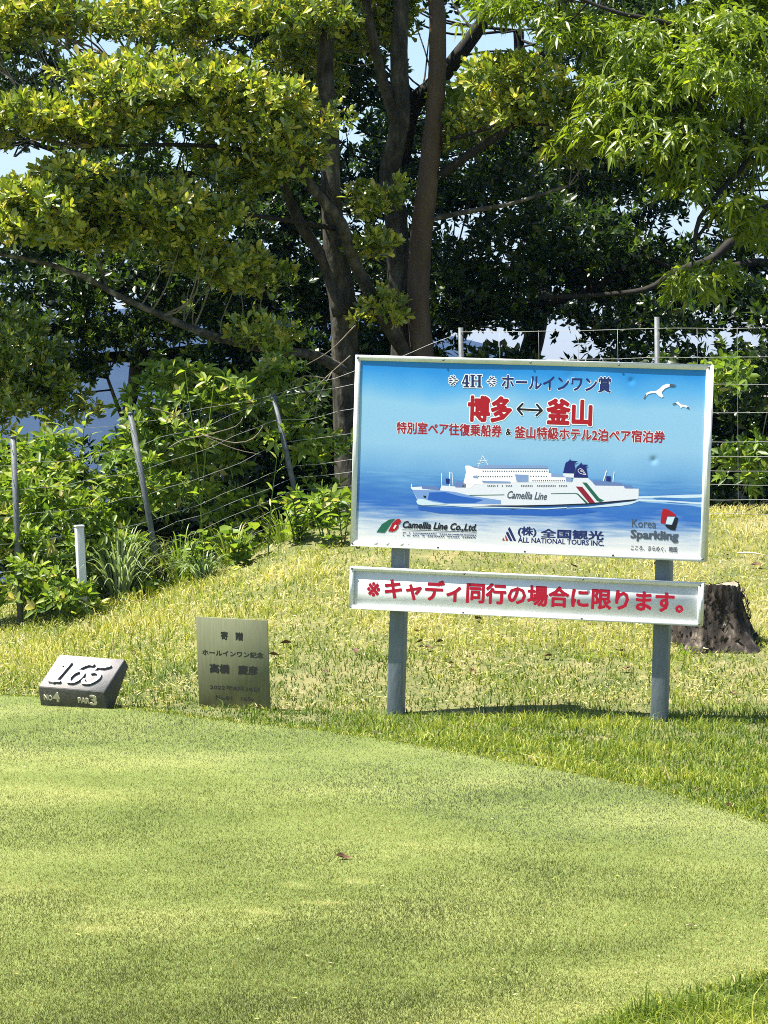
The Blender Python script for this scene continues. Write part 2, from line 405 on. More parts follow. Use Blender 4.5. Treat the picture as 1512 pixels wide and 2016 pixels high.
# distance from the tee edge matters: longer straw on the bank, lush strip in front of the sign
bankness = smooth((yy - 17.9 + .25 * xx) / 1.5)
pat = patchiness(xx, yy, 21)
tint = .22 + .35 * bankness + (.14 + .10 * bankness) * pat + rng.normal(0, .15, n)
tint = tint + .16 * smooth((xx - .9) / 1.0) * smooth((yy - 19.5) / 1.5) - .07 * smooth((.3 - xx) / 1.2)
lush = np.exp(-((yy - 20.5) / 1.6) ** 2) * np.exp(-((xx + 1.6) / .8) ** 2)
tint = np.clip(tint - .20 * lush, 0, 1)
tuft = patchiness(xx * 5, yy * 5, 33)
h = rng.uniform(.018, .058, n) * (1 + .3 * pat + .45 * np.clip(tuft, -1, 1.5)) * (1 + .5 * lush); w = rng.uniform(.0035, .0075, n)
h = np.where(near, h * 1.25, h); w = np.where(near, w * .75, w)
tint = np.clip(tint + np.where(near, .02, 0) + .13 * tuft, 0, 1)
h = np.where(rng.uniform(0, 1, n) < .02, h * 1.9, h)
h = np.where((yy > 12.3) & (yy < 18), h * .85, h)
v, f, t = blades(xx, yy, height(xx, yy) - .004, h, w, np.abs(rng.normal(.65, .45, n)), tint, 2, 6)
o = mesh_np('rough_grass', v, f, M['rough'], tint=t, tint_dom='POINT'); tag(o, 'long straw and green rough grass on the bank and round the tee', 'grass', kind='stuff')

# specks of debris on the tee
nl = 260
yb = 1 / rng.uniform(1 / 16, 1 / 8.4, nl); xb = rng.uniform(-1, 1, nl) * .12 * yb; ok = in_poly(xb, yb, tee_loop); xb, yb = xb[ok], yb[ok]; nl = len(xb); a = rng.uniform(0, 6.28, nl)
v, f, t = leaves(np.stack([xb, yb, np.full(nl, .012)], 1), np.stack([np.cos(a), np.sin(a), 0 * a + .15], 1), np.tile([0, 0, 1.0], (nl, 1)) + rng.normal(0, .3, (nl, 3)), rng.uniform(.008, .022, nl), rng.uniform(.003, .008, nl), rng.uniform(.6, 1, nl), 4)
o = mesh_np('turf_debris', v, f, M['rough'], tint=t); tag(o, 'tiny bleached specks of debris on the mown tee', 'debris', kind='stuff')

# ragged collar where the rough meets the mown turf
nl = 26000
j = rng.integers(0, len(tee_loop), nl); nxt = np.roll(tee_loop, -1, 0)
q_ = tee_loop[j] + (nxt - tee_loop)[j] * rng.uniform(0, 1, (nl, 1)) + rng.normal(0, .035, (nl, 2))
ok = (q_[:, 1] > 8) & (np.abs(q_[:, 0]) < .122 * q_[:, 1] + .6); q_ = q_[ok]; nl = len(q_)
v, f, t = blades(q_[:, 0], q_[:, 1], np.full(nl, -.004), rng.uniform(.014, .034, nl), rng.uniform(.003, .005, nl), np.abs(rng.normal(.7, .5, nl)), np.clip(rng.normal(.42, .22, nl), 0, 1), 2, 9)
o = mesh_np('collar_grass', v, f, M['rough'], tint=t, tint_dom='POINT'); tag(o, 'ragged collar of middling grass along the tee edge', 'grass', kind='stuff')

# bleached clippings lying flat in the rough
n = 42000
yy = 1 / rng.uniform(1 / 24.0, 1 / 17.4, n); xx = rng.uniform(-1, 1, n) * (0.122 * yy + .5)
ok = (~in_poly(xx, yy, tee_loop)) & (patchiness(xx, yy, 21) + rng.normal(0, .5, n) > -.2); xx, yy = xx[ok], yy[ok]; n = len(xx)
a = rng.uniform(0, 6.28, n)
pos = np.stack([xx, yy, height(xx, yy) + rng.uniform(.008, .035, n)], 1)
v, f, t = leaves(pos, np.stack([np.cos(a), np.sin(a), rng.normal(0, .5, n)], 1), np.tile([0, 0, 1.0], (n, 1)) + rng.normal(0, .5, (n, 3)), rng.uniform(.015, .05, n), rng.uniform(.003, .007, n), np.clip(rng.normal(.85, .15, n), 0, 1), 4)
o = mesh_np('grass_litter', v, f, M['rough'], tint=t); tag(o, 'bleached dry grass litter scattered over the bank', 'grass litter', kind='stuff')

# ------------------------------------------------------------------ lettering and flat shapes
def union2d(polys, eps=1e-5):
    """union of 2-D polygons -> (verts Nx2, tris)"""
    allp = np.vstack([np.asarray(p, float) for p in polys]); lo = allp.min(0); sc_ = 10.0 / max(1e-9, (allp.max(0) - lo).max())
    vs = []; fs = []
    for p in polys:
        p = (np.asarray(p, float) - lo) * sc_
        x, y = p[:, 0], p[:, 1]
        if (x * np.roll(y, -1) - np.roll(x, -1) * y).sum() < 0: p = p[::-1]
        k = len(vs); vs += [Vector((float(a[0]), float(a[1]))) for a in p]; fs.append(list(range(k, k + len(p))))
    r = delaunay_2d_cdt(vs, [], fs, 0, 1e-4)
    V = np.array([(v.x, v.y) for v in r[0]]); Tt = np.array([list(f) for f in r[2] if len(f) == 3])
    cen = V[Tt].mean(1); inside = np.zeros(len(Tt), bool)
    for f in fs:
        q = np.array([(vs[i].x, vs[i].y) for i in f]); a, b_ = q.min(0), q.max(0)
        c = np.where(~inside & (cen[:, 0] > a[0]) & (cen[:, 0] < b_[0]) & (cen[:, 1] > a[1]) & (cen[:, 1] < b_[1]))[0]
        if len(c): inside[c[in_poly(cen[c, 0], cen[c, 1], q)]] = True
    return V / sc_ + lo, Tt[inside]
def disc(c, r, k=10): return [(c[0] + r * math.cos(2 * math.pi * i / k), c[1] + r * math.sin(2 * math.pi * i / k)) for i in range(k)]
def stroke(pts, wd, k=10, round_=True):
    pts = [tuple(p) for p in pts]
    if not hasattr(wd, '__len__'): wd = [wd] * len(pts)
    out = []
    for (a, b, w0, w1) in zip(pts[:-1], pts[1:], wd[:-1], wd[1:]):
        dx, dy = b[0] - a[0], b[1] - a[1]; L = math.hypot(dx, dy)
        if L < 1e-9: continue
        nx_, ny_ = -dy / L / 2, dx / L / 2
        out.append([(a[0] - nx_ * w0, a[1] - ny_ * w0), (b[0] - nx_ * w1, b[1] - ny_ * w1), (b[0] + nx_ * w1, b[1] + ny_ * w1), (a[0] + nx_ * w0, a[1] + ny_ * w0)])
    rng_ = range(len(pts)) if round_ else range(1, len(pts) - 1)
    for i in rng_: out.append(disc(pts[i], wd[i] / 2, k))
    return out
def scurve(pts, wd, n=6):
    P = [np.array(p, float) for p in pts]; E = [2 * P[0] - P[1]] + P + [2 * P[-1] - P[-2]]
    o = []; w = []
    for i in range(len(P) - 1):
        p0, p1, p2, p3 = E[i:i + 4]
        for t in np.linspace(0, 1, n, endpoint=False):
            o.append(0.5 * ((2 * p1) + (-p0 + p2) * t + (2 * p0 - 5 * p1 + 4 * p2 - p3) * t * t + (-p0 + 3 * p1 - 3 * p2 + p3) * t ** 3)); w.append(wd[i] * (1 - t) + wd[i + 1] * t)
    o.append(P[-1]); w.append(wd[-1])
    return o, w
def glyphs(s, bold=0.0, shear=0.0, res=2):
    """text as union polygons in em units; bold thickens every stroke by that radius"""
    c = bpy.data.curves.new('t', 'FONT'); c.body = s; c.size = 1; c.resolution_u = res
    o = bpy.data.objects.new('t', c); sc.collection.objects.link(o)
    me = bpy.data.meshes.new_from_object(o.evaluated_get(bpy.context.evaluated_depsgraph_get()))
    V = np.array([(v.co.x, v.co.y) for v in me.vertices]); V[:, 0] += shear * V[:, 1]
    lo_, hi_ = V.min(0), V.max(0)
    # connected pieces are merged one by one where their thickened outlines cannot meet
    polys = [[V[i] for i in p.vertices] for p in me.polygons]
    if bold:
        cnt = {}
        for p in me.polygons:
            for k in p.edge_keys: cnt[k] = cnt.get(k, 0) + 1
        bd = [k for k, q in cnt.items() if q == 1]
        used = set()
        for a, b in bd:
            polys += stroke([V[a], V[b]], 2 * bold, round_=False); used |= {a, b}
        for i in used: polys.append(disc(V[i], bold, 8))
    bpy.data.objects.remove(o); bpy.data.curves.remove(c); bpy.data.meshes.remove(me)
    B = [(min(q[0] for q in p), max(q[0] for q in p), p) for p in polys]; B.sort(key=lambda t: t[0])
    Vs = []; Fs = []; off = 0; cur = []; end = -9
    for x0, x1, p in B + [(1e9, 1e9, None)]:
        if x0 > end + 1e-4 and cur:
            v, f = union2d(cur); Vs.append(v); Fs.append(f + off); off += len(v); cur = []
        if p is not None: cur.append(p); end = max(end, x1)
    return np.vstack(Vs), np.vstack(Fs), lo_, hi_
def fit(v, lo, hi, rect):   # lo / hi: extent of the unthickened word
    (u0, v0, u1, v1) = rect
    s = np.array([(u1 - u0) / (hi[0] - lo[0]), (v1 - v0) / (hi[1] - lo[1])])
    return (v - lo) * s + np.array([u0, v0])
def flat(name, v2, tris, w, mat, parent, back=None):
    """flat shape in the plane (u, depth w, v); with back given it is extruded to that depth"""
    v2 = np.asarray(v2); n = len(v2)
    if back is None: w = w * .4        # printed film, not raised letters
    v = np.c_[v2[:, 0], np.full(n, w), v2[:, 1]]
    # keep the faces looking to -y
    T = np.array(tris); a, b, c = v2[T[:, 0]], v2[T[:, 1]], v2[T[:, 2]]
    neg = (b[:, 0] - a[:, 0]) * (c[:, 1] - a[:, 1]) - (b[:, 1] - a[:, 1]) * (c[:, 0] - a[:, 0]) < 0
    T[neg] = T[neg][:, ::-1]; fs = [T]
    if back is not None:
        ed = {}
        for f in T:
            for a, b in ((f[0], f[1]), (f[1], f[2]), (f[2], f[0])):
                if (b, a) in ed: del ed[(b, a)]
                else: ed[(a, b)] = 1
        v = np.vstack([v, np.c_[v2[:, 0], np.full(n, back), v2[:, 1]]])
        fs.append(np.array([(b, a, a + n, b + n) for a, b in ed]))
    return mesh_np(name, v, fs, mat, parent)
def words(name, s, rect, w, mat, parent, bold=0.0, halo=None, halo_mat=None, shear=0.0, back=None):
    v, f, lo, hi = glyphs(s, bold, shear=shear)
    o = flat(name, fit(v, lo, hi, rect), f, w, mat, parent, back)
    if halo:
        v, f, lo, hi = glyphs(s, bold + halo, shear=shear)
        h = flat('lettering_outline', fit(v, lo, hi, rect), f, w + .0008, halo_mat, parent)
    return o

# ------------------------------------------------------------------ the big sign
TH, RO = R(17), R(1.75)
ux = np.array([math.cos(TH), -math.sin(TH), 0]); nb = np.array([math.sin(TH), math.cos(TH), 0]); uz = np.array([0, 0, 1.0])
SX = ux * math.cos(RO) - uz * math.sin(RO); SZ = uz * math.cos(RO) + ux * math.sin(RO)
SO = np.array([0.73, 17.0, 0.0])
sign = empty('advertising_sign'); tag(sign, 'blue prize sign with ferry picture on two grey posts, white caption board below', 'sign')
sign.matrix_world = Matrix(((SX[0], nb[0], SZ[0], SO[0]), (SX[1], nb[1], SZ[1], SO[1]), (SX[2], nb[2], SZ[2], SO[2]), (0, 0, 0, 1)))
def S(px, py, w=0.0):
    d = ray(px, py); o = SO + nb * w
    q = CAM + d * (((o - CAM) @ nb) / (d @ nb)) - o
    return (q @ SX, q @ SZ)
WHITE_SEEN = lin((222, 232, 236))
def pc(*c): return tuple(min(.82, a / b * .74) for a, b in zip(lin(c), WHITE_SEEN))

U0, U1, V0, V1 = -.971, .884, .831, 1.812
def rails(parent, u0, u1, v0, v1, t, w0, w1, mat, sub='frame_rail'):
    b = .006
    c_o = [(u0, v0), (u1, v0), (u1, v1), (u0, v1)]; c_i = [(u0 + t, v0 + t), (u1 - t, v0 + t), (u1 - t, v1 - t), (u0 + t, v1 - t)]
    c_b = [(u0 + b, v0 + b), (u1 - b, v0 + b), (u1 - b, v1 - b), (u0 + b, v1 - b)]
    out = []
    for i in range(4):
        j = (i + 1) % 4; g = .0006
        sec = []
        for q in (i, j):
            O, I, B = c_o[q], c_i[q], c_b[q]
            sec.append([(O[0], w1, O[1]), (O[0], w0 + b, O[1]), (B[0], w0, B[1]), (I[0], w0 + .003, I[1]), (I[0], w1, I[1])])
        d = np.array(sec[1][0]) - np.array(sec[0][0]); d = d / np.linalg.norm(d) * g
        a = np.array(sec[0]) + d; bb = np.array(sec[1]) - d
        mb = MB(); v = np.vstack([a, bb]); k = 5
        mb.add(v, [(x, (x + 1) % k, k + (x + 1) % k, k + x) for x in range(k)]); mb.f.setdefault(5, []).append(np.array([[4, 3, 2, 1, 0], [5, 6, 7, 8, 9]])); 
        out.append(mb.build(sub, mat, parent))
    return out

# picture panel: printed sky and sea
m, n, l, out = node_mat('printed_sky_and_sea'); M['picture'] = m
tc = n.new('ShaderNodeTexCoord'); sp = n.new('ShaderNodeSeparateXYZ'); l.new(tc.outputs['Object'], sp.inputs[0])
mp = n.new('ShaderNodeMapping'); mp.inputs['Scale'].default_value = (2.2, 1, 26); l.new(tc.outputs['Object'], mp.inputs[0])
no = n.new('ShaderNodeTexNoise'); no.inputs['Scale'].default_value = 2.4; no.inputs['Detail'].default_value = 7; l.new(mp.outputs[0], no.inputs[0])
n3 = n.new('ShaderNodeTexNoise'); n3.inputs['Scale'].default_value = 2.6; n3.inputs['Detail'].default_value = 2; l.new(tc.outputs['Object'], n3.inputs[0])
nm = n.new('ShaderNodeMapRange'); nm.inputs['From Min'].default_value = .3; nm.inputs['From Max'].default_value = .7; nm.inputs['To Min'].default_value = -.035; nm.inputs['To Max'].default_value = .035
l.new(no.outputs[0], nm.inputs[0])
n4 = n.new('ShaderNodeMapRange'); n4.inputs['From Min'].default_value = .3; n4.inputs['From Max'].default_value = .7; n4.inputs['To Min'].default_value = -.03; n4.inputs['To Max'].default_value = .03
l.new(n3.outputs[0], n4.inputs[0])
zz = n.new('ShaderNodeMapRange'); zz.inputs['From Min'].default_value = V0; zz.inputs['From Max'].default_value = V1; l.new(sp.outputs[2], zz.inputs[0])
sea = n.new('ShaderNodeMath'); sea.operation = 'LESS_THAN'; sea.inputs[1].default_value = .40; l.new(zz.outputs[0], sea.inputs[0])
mu = n.new('ShaderNodeMath'); mu.operation = 'MULTIPLY'; l.new(nm.outputs[0], mu.inputs[0]); l.new(sea.outputs[0], mu.inputs[1])
ad = n.new('ShaderNodeMath'); ad.operation = 'ADD'; l.new(zz.outputs[0], ad.inputs[0]); l.new(mu.outputs[0], ad.inputs[1])
ad2 = n.new('ShaderNodeMath'); ad2.operation = 'ADD'; l.new(ad.outputs[0], ad2.inputs[0]); l.new(n4.outputs[0], ad2.inputs[1])
def pv(y): return (1091 - y) / 383
cr = ramp(n, [(pv(1072), pc(214, 222, 226)), (pv(1048), pc(192, 208, 222)), (pv(1031), pc(150, 178, 210)), (pv(1016), pc(92, 138, 198)), (pv(1000), pc(44, 104, 190)),
              (pv(978), pc(56, 116, 190)), (pv(955), pc(76, 138, 200)), (pv(930), pc(104, 162, 212)), (pv(880), pc(132, 184, 220)), (pv(800), pc(130, 186, 222)), (pv(765), pc(78, 162, 222)), (pv(735), pc(34, 136, 214)), (pv(715), pc(24, 124, 206))])
l.new(ad2.outputs[0], cr.inputs[0])
n5 = n.new('ShaderNodeTexNoise'); n5.inputs['Scale'].default_value = 240; n5.inputs['Detail'].default_value = 2; l.new(tc.outputs['Object'], n5.inputs[0])
hs = n.new('ShaderNodeMix'); hs.data_type = 'RGBA'; hs.blend_type = 'OVERLAY'; hs.inputs[0].default_value = .12; l.new(cr.outputs[0], hs.inputs[6]); l.new(n5.outputs[0], hs.inputs[7])
pr = n.new('ShaderNodeBsdfPrincipled'); pr.inputs['Roughness'].default_value = .42; pr.inputs['Specular IOR Level'].default_value = .35
l.new(hs.outputs[2], pr.inputs['Base Color']); l.new(pr.outputs[0], out.inputs[0])

T = .028
uu, vv = np.meshgrid(np.linspace(U0 + T - .004, U1 - T + .004, 240), np.linspace(V0 + T - .004, V1 - T + .004, 130))
dent = np.zeros_like(uu)
for (px, py, r_, a) in ((1287, 906, .016, .005), (1243, 750, .013, .004), (1120, 742, .02, .0015), (1010, 1000, .02, .0012)):
    du, dv = S(px, py); dent += a * np.exp(-((uu - du) ** 2 + (vv - dv) ** 2) / r_ ** 2)
dent += .0010 * np.sin(uu * 5 + 1) * np.sin(vv * 6)
q = np.arange(uu.size).reshape(uu.shape); qf = np.stack([q[:-1, :-1], q[:-1, 1:], q[1:, 1:], q[1:, :-1]], -1).reshape(-1, 4)
panel = mesh_np('picture_panel', np.stack([uu, dent, vv], -1), qf, M['picture'], sign, smooth_sh=True)
mb = MB(); mb.box(U0 + T - .003, U1 - T + .003, .014, .040, V0 + T - .003, V1 - T + .003); mb.build('backing_board', M['frame'], sign)
rails(sign, U0, U1, V0, V1, T, -.009, .050, M['frame'])

A0, A1, B0, B1 = -.966, .875, .509, .727
m2 = noise_mat('white_caption_board', [(.2, (.60, .63, .64)), (.6, (.72, .745, .75)), (.9, (.78, .79, .78))], 5, .4, .03, stretch=(1, 1, .3)); 
mb = MB(); mb.box(A0 + .02, A1 - .02, 0, .03, B0 + .02, B1 - .02); cap = mb.build('caption_panel', m2, sign)
rails(sign, A0, A1, B0, B1, .021, -.013, .040, M['frame'])

# posts: square grey steel, behind the boards, with base in the turf and cap
for px in (782, 1303):
    u, _ = S(px, 1160, .05)
    du = .039
    mb = MB(); mb.box(u - du, u + du, .0505, .130, -.18, 1.74)
    p = mb.build('post', M['post_paint'], sign)
    bv = p.modifiers.new('bevel', 'BEVEL'); bv.width = .006; bv.segments = 2
    for z in (.93, 1.68):
        mb = MB(); mb.box(u - .06, u + .06, .1305, .136, z - .02, z + .02); mb.build('bracket', M['galv'], p)

ink = {k: flat_mat('ink_' + k, pc(*c), .45) for k, c in dict(navy=(26, 42, 100), red=(156, 16, 34), wine=(146, 34, 50), black=(18, 24, 38), white=(236, 240, 244), ship=(206, 218, 232), shade=(120, 150, 198),
       deck=(92, 122, 178), blue=(34, 92, 182), bow=(110, 150, 208), green=(28, 96, 78), stripe=(128, 24, 44), funnel=(20, 34, 110), foam=(186, 214, 232), foam2=(130, 175, 220), grey=(70, 84, 100), rust=(140, 60, 60), win=(66, 80, 122)).items()}
ink['halo'] = flat_mat('ink_halo', (.78, .79, .80), .45)
def rect_of(bl, tr):
    a = S(*bl); b = S(*tr); return (a[0], a[1], b[0], b[1])
LW = -.0022
def sw(s, bl, tr, mat, bold, halo=None, parent=None, shear=0, w=LW):
    return words('lettering', s, rect_of(bl, tr), w, ink[mat], parent or panel, bold, halo, ink['halo'], shear)
sw('ホールインワン賞', (988, 766), (1203, 743), 'navy', .026, .034)
sw('博多', (922, 828), (1007, 783), 'red', .046, .038)
sw('釜山', (1077, 834), (1165, 789), 'red', .046, .038)
sw('特別室ペア往復乗船券', (781, 853), (988, 837), 'wine', .032, .035)
sw('&', (996, 856), (1006, 844), 'black', .03, .06)
sw('釜山特級ホテル2泊ペア宿泊券', (1013, 862), (1309, 849), 'wine', .032, .035)
sw('Camellia Line Co.,Ltd.', (793, 1041), (938, 1032), 'black', .035, shear=.3)
sw('(株)', (1020, 1056), (1056, 1038), 'navy', .035)
sw('全国観光', (1065, 1058), (1188, 1046), 'navy', .035)
sw('ALL NATIONAL TOURS INC.', (1020, 1067.5), (1189, 1065), 'navy', .03)
sw('Korea', (1244, 1037.5), (1292, 1023.5), 'grey', .0)
sw('Sparkling', (1242, 1064), (1335, 1047), 'grey', .04)
sw('こころ、きらめく、韓国', (1242, 1083), (1333, 1077), 'grey', .02)

def art(name, polys, mat, w, parent=None):
    """polys in photo pixels on the board's own plane"""
    pl = [[S(*p) for p in q] for q in polys]
    v, f = union2d(pl, 1e-7)
    o = flat(name, v, f, w, ink[mat], panel)
    if len(polys) > 1: o['kind'] = 'stuff'
    return o
def grow(pl, r):   # polygons plus an outline
    out = list(pl)
    for q in pl: out += stroke(list(q) + [q[0]], 2 * r)
    return out
# 4H in slab serif with laurel sprigs either side
def box2(x0, y0, x1, y1): 
    k = .0335; f_ = lambda x, y: (x, y + (x - 930) * k)
    return [f_(x0, y0), f_(x1, y0), f_(x1, y1), f_(x0, y1)]
four = [box2(916.5, 738, 921.5, 763), box2(912.5, 760.5, 924, 763), box2(909.5, 753, 924.5, 756)] + stroke([(917, 739), (911, 754)], 2.4)
hh = [box2(928, 738, 933, 762.5), box2(941.5, 738, 946.5, 762.5), box2(926, 737.5, 935, 740), box2(939.5, 737.5, 949, 740), box2(926, 760, 935, 762.5), box2(939.5, 760, 949, 762.5), box2(930, 748.5, 944, 751)]
a4 = art('lettering', four + hh, 'navy', LW); art('lettering_outline', grow(four + hh, 1.6), 'halo', LW + .0008, a4)
for s, cx, cy in ((1, 893, 749), (-1, 967, 751)):
    sp_ = []
    for (x, y, ex, ey, wd_) in ((9, 0, 2, 0, 2.2), (6, -3, -1, -3.5, 2.6), (6, 3, -1, 3.5, 2.6), (1, -5, -6, -8.5, 2.8), (1, 5, -6, 8.5, 2.8), (-3, -3, -9, -4.5, 2.6), (-3, 3, -9, 4.5, 2.6), (-1, 0, -9.5, 0, 2.4), (3, -6, 0, -10, 2.4), (3, 6, 0, 10, 2.4)):
        sp_ += stroke([(cx + s * x, cy + y), (cx + s * (x + ex) / 2, cy + (y + ey) / 2), (cx + s * ex, cy + ey)], [.7, wd_, .8])
    q_ = art('laurel_sprig', sp_, 'navy', LW); art('lettering_outline', grow(sp_, 1.3), 'halo', LW + .0008, q_)
ar = stroke([(1020, 805.5), (1066, 808)], 4.2) + stroke([(1029, 795), (1019, 805.3), (1028, 816)], 4.2) + stroke([(1057, 796.5), (1067, 808), (1056, 818)], 4.2)
q_ = art('double_arrow', ar, 'black', LW); art('lettering_outline', grow(ar, 1.4), 'halo', LW + .0008, q_)
art('underline', stroke([(792, 1043), (938, 1048)], 1.0), 'black', LW)
for r0, (ya, yb) in enumerate(((1047.5, 1052), (1052.5, 1057.5))):
    x = 793; pl = []
    while x < 936:
        wd_ = rnd.uniform(1.2, 3.4); yo = ya + (x - 793) * (yb - ya + .6) / 143 if r0 == 0 else ya + (x - 793) * .033
        pl.append([(x, yo), (x + wd_, yo), (x + wd_, yo + 2.3), (x, yo + 2.3)]); x += wd_ + rnd.uniform(.5, 1.6)
        if rnd.random() < .12: x += 5
    art('small_print', pl, 'win', LW)
art('logo_green_leaf', [[(741, 1048), (752, 1032), (766, 1023), (779, 1021), (770, 1030), (762, 1043), (757, 1049)]], 'green', LW)
art('logo_red_leaf', [[(764, 1046), (772, 1031), (781, 1022), (787, 1021.5), (790, 1026), (787, 1031), (784, 1033), (785, 1038), (780, 1044), (773, 1047)]], 'red', LW)
art('logo_notch', [[(774, 1040), (778, 1033), (781, 1034), (777, 1041)]], 'white', LW - .0006)
art('logo_triangle', [[(1002.5, 1037), (1006, 1042), (1016.5, 1065), (1011.5, 1065), (1000, 1042)], [(998, 1046), (1001, 1048), (1009, 1065), (1004, 1065), (996, 1050)]], 'navy', LW)
art('logo_stripe', [[(994, 1053), (996.5, 1055), (1001, 1064.5), (988.5, 1064), (991, 1058), (994, 1064), (996, 1064)]], 'rust', LW)
c6 = lambda L: [(1200 + x / 6.873, 900 + y / 6.873) for x, y in L]
art('logo_red_corner', [c6([(722, 693), (790, 708), (850, 742), (905, 790), (892, 803), (800, 797), (778, 808), (750, 903), (690, 890), (700, 800)])], 'red', LW)
art('logo_dark_corner', [c6([(893, 812), (930, 820), (912, 910), (885, 990), (825, 980), (775, 950), (743, 912), (835, 922), (850, 912)])], 'black', LW)
art('logo_field', [c6([(785, 806), (885, 808), (845, 908), (835, 914), (760, 902)])], 'foam', LW)
c3 = lambda L: [(1060 + x / 4.447, 720 + y / 4.447) for x, y in L]
b1 = art('gull', [c3([(930, 288), (922, 285), (942, 240), (985, 222), (1028, 222), (1060, 200), (1090, 172), (1130, 158), (1168, 163), (1150, 182), (1108, 200), (1082, 228), (1080, 242), (1096, 268), (1080, 280), (1055, 266), (1030, 240), (990, 240), (958, 250)])], 'white', LW)
art('wing_tip', [c3([(1150, 162), (1168, 160), (1211, 170), (1180, 184), (1148, 182)]), c3([(920, 290), (938, 250), (948, 252), (930, 290)])], 'grey', LW - .0008, b1)
b2 = art('gull', [c3([(1190, 330), (1222, 314), (1250, 340), (1292, 345), (1316, 360), (1300, 372), (1275, 357), (1256, 362), (1248, 374), (1238, 355), (1215, 335)])], 'white', LW)
art('wing_tip', [c3([(1170, 334), (1205, 324), (1212, 334), (1180, 342)]), c3([(1300, 358), (1318, 362), (1323, 382), (1298, 370)])], 'grey', LW - .0008, b2)
# the ferry
c4 = lambda L: [(780 + x / 5.815, 880 + y / 5.815) for x, y in L]
c5 = lambda L: [(1020 + x / 5.815, 880 + y / 5.815) for x, y in L]
art('ship_reflection', [c4([(250, 680), (900, 705), (1396, 720), (2200, 715), (2300, 740), (1900, 790), (1300, 780), (500, 760), (260, 720)])], 'blue', LW + .0012)
art('wake', [c6([(392, 528), (700, 520), (1000, 508), (1249, 500), (1249, 684), (1100, 655), (800, 632), (500, 612), (360, 592)])], 'foam2', LW + .0012)
art('foam', [c6([(392, 530), (700, 522), (1000, 510), (1249, 504), (1249, 545), (1000, 555), (700, 545), (395, 560)]), c6([(392, 570), (700, 580), (1249, 615), (1249, 640), (800, 605), (500, 600), (395, 590)])] + stroke(c4([(290, 662), (600, 668), (900, 687), (1396, 697), (1700, 708), (1950, 692)]), 2.0)
    + stroke(c5([(560, 700), (800, 690), (1000, 672), (1180, 655), (1290, 640), (1380, 612)]), [1.2, 2, 4.5, 6, 5, 3]), 'foam', LW + .0004)
hull = art('ship_hull', [c4([(168, 468), (290, 455), (500, 495), (520, 440), (660, 450), (800, 465), (835, 425), (1396, 402)]) + c5([(622, 400), (637, 352), (520, 345), (515, 298), (640, 305), (640, 350), (800, 355), (885, 440), (1205, 445), (1225, 475), (1382, 478), (1378, 590), (1345, 600), (1050, 625), (780, 650), (400, 665), (0, 678)]) + c4([(900, 678), (600, 664), (300, 660), (245, 640), (240, 600), (185, 490)])], 'ship', LW)
art('bow_shade', [c4([(185, 490), (500, 497), (680, 515), (860, 560), (1200, 610), (1200, 655), (700, 650), (300, 655), (245, 600)])], 'bow', LW - .0006, hull)
art('bow_shade', [c4([(380, 520), (560, 515), (720, 560), (1000, 605), (900, 640), (560, 640), (360, 600)])], 'blue', LW - .0012, hull)
art('bow_wave', [c4([(230, 620), (260, 590), (330, 600), (420, 630), (600, 655), (300, 668), (245, 655)])], 'foam', LW - .0018, hull)
art('anchor', [c4([(308, 555), (345, 560), (342, 582), (318, 580)])], 'black', LW - .0018, hull)
sup = art('superstructure', [c4([(750, 466), (775, 400), (800, 290), (790, 215), (835, 212), (900, 240), (960, 250), (1396, 254)]) + c5([(350, 256), (352, 298), (380, 300), (382, 345), (545, 348), (548, 375), (615, 380), (612, 402), (0, 405)]) + c4([(900, 425), (850, 468)])], 'white', LW - .0006, hull)
art('deck_shade', [c4([(850, 215), (950, 225), (1050, 205), (1396, 214)]) + c5([(230, 210), (330, 216), (345, 246), (0, 246)]) + c4([(960, 246), (900, 236)]), c4([(1360, 312), (1396, 315)]) + c5([(120, 318), (120, 398), (0, 400)]) + c4([(1380, 395)]), c4([(880, 330), (930, 325), (940, 360), (885, 355)]),
    c4([(975, 385), (1310, 395), (1310, 413), (1000, 413)]), c5([(380, 302), (500, 318), (545, 345), (384, 343)]), c5([(548, 350), (612, 355), (615, 398), (550, 395)])], 'shade', LW - .0014, hull)
pl = []
for y, x0, x1, st in ((270, 990, 1740, 27), (330, 940, 1345, 27), (328, 1536, 1730, 30), (378, 1560, 1930, 24)):
    x = x0
    while x < x1:
        pl.append(c4([(x, y), (x + 12, y + .5), (x + 12, y + 14), (x, y + 13)])); x += st
art('window_row', pl, 'win', LW - .0020, hull)
pl = []
for x0, x1 in ((1045, 1130), (1155, 1170), (1210, 1225), (1255, 1335), (1430, 1560), (1615, 1830), (1865, 1960)):
    x = x0
    while x < x1: pl.append(c4([(x, 438), (x + 11, 438), (x + 11, 452), (x, 452)])); x += 20
art('window_row', pl, 'black', LW - .0020, hull)
art('funnel', [c5([(515, 298), (530, 235), (545, 180), (585, 157), (595, 133), (606, 155), (686, 164), (642, 190), (655, 250), (640, 302)])], 'funnel', LW - .0010, hull)
fn = art('funnel', [c5([(635, 347), (655, 280), (672, 225), (700, 205), (725, 176), (736, 200), (806, 204), (780, 226), (796, 350)])], 'funnel', LW - .0016, hull)
art('funnel_emblem', stroke(c5([(690, 255), (715, 245), (745, 265), (778, 318), (745, 312), (705, 298), (686, 275), (690, 255)]), .8) + stroke(c5([(735, 285), (715, 275), (722, 262), (742, 280), (760, 312)]), .7), 'white', LW - .0022, hull)
art('red_stripe', [c5([(660, 452), (735, 455), (885, 640), (820, 650)])], 'stripe', LW - .0010, hull)
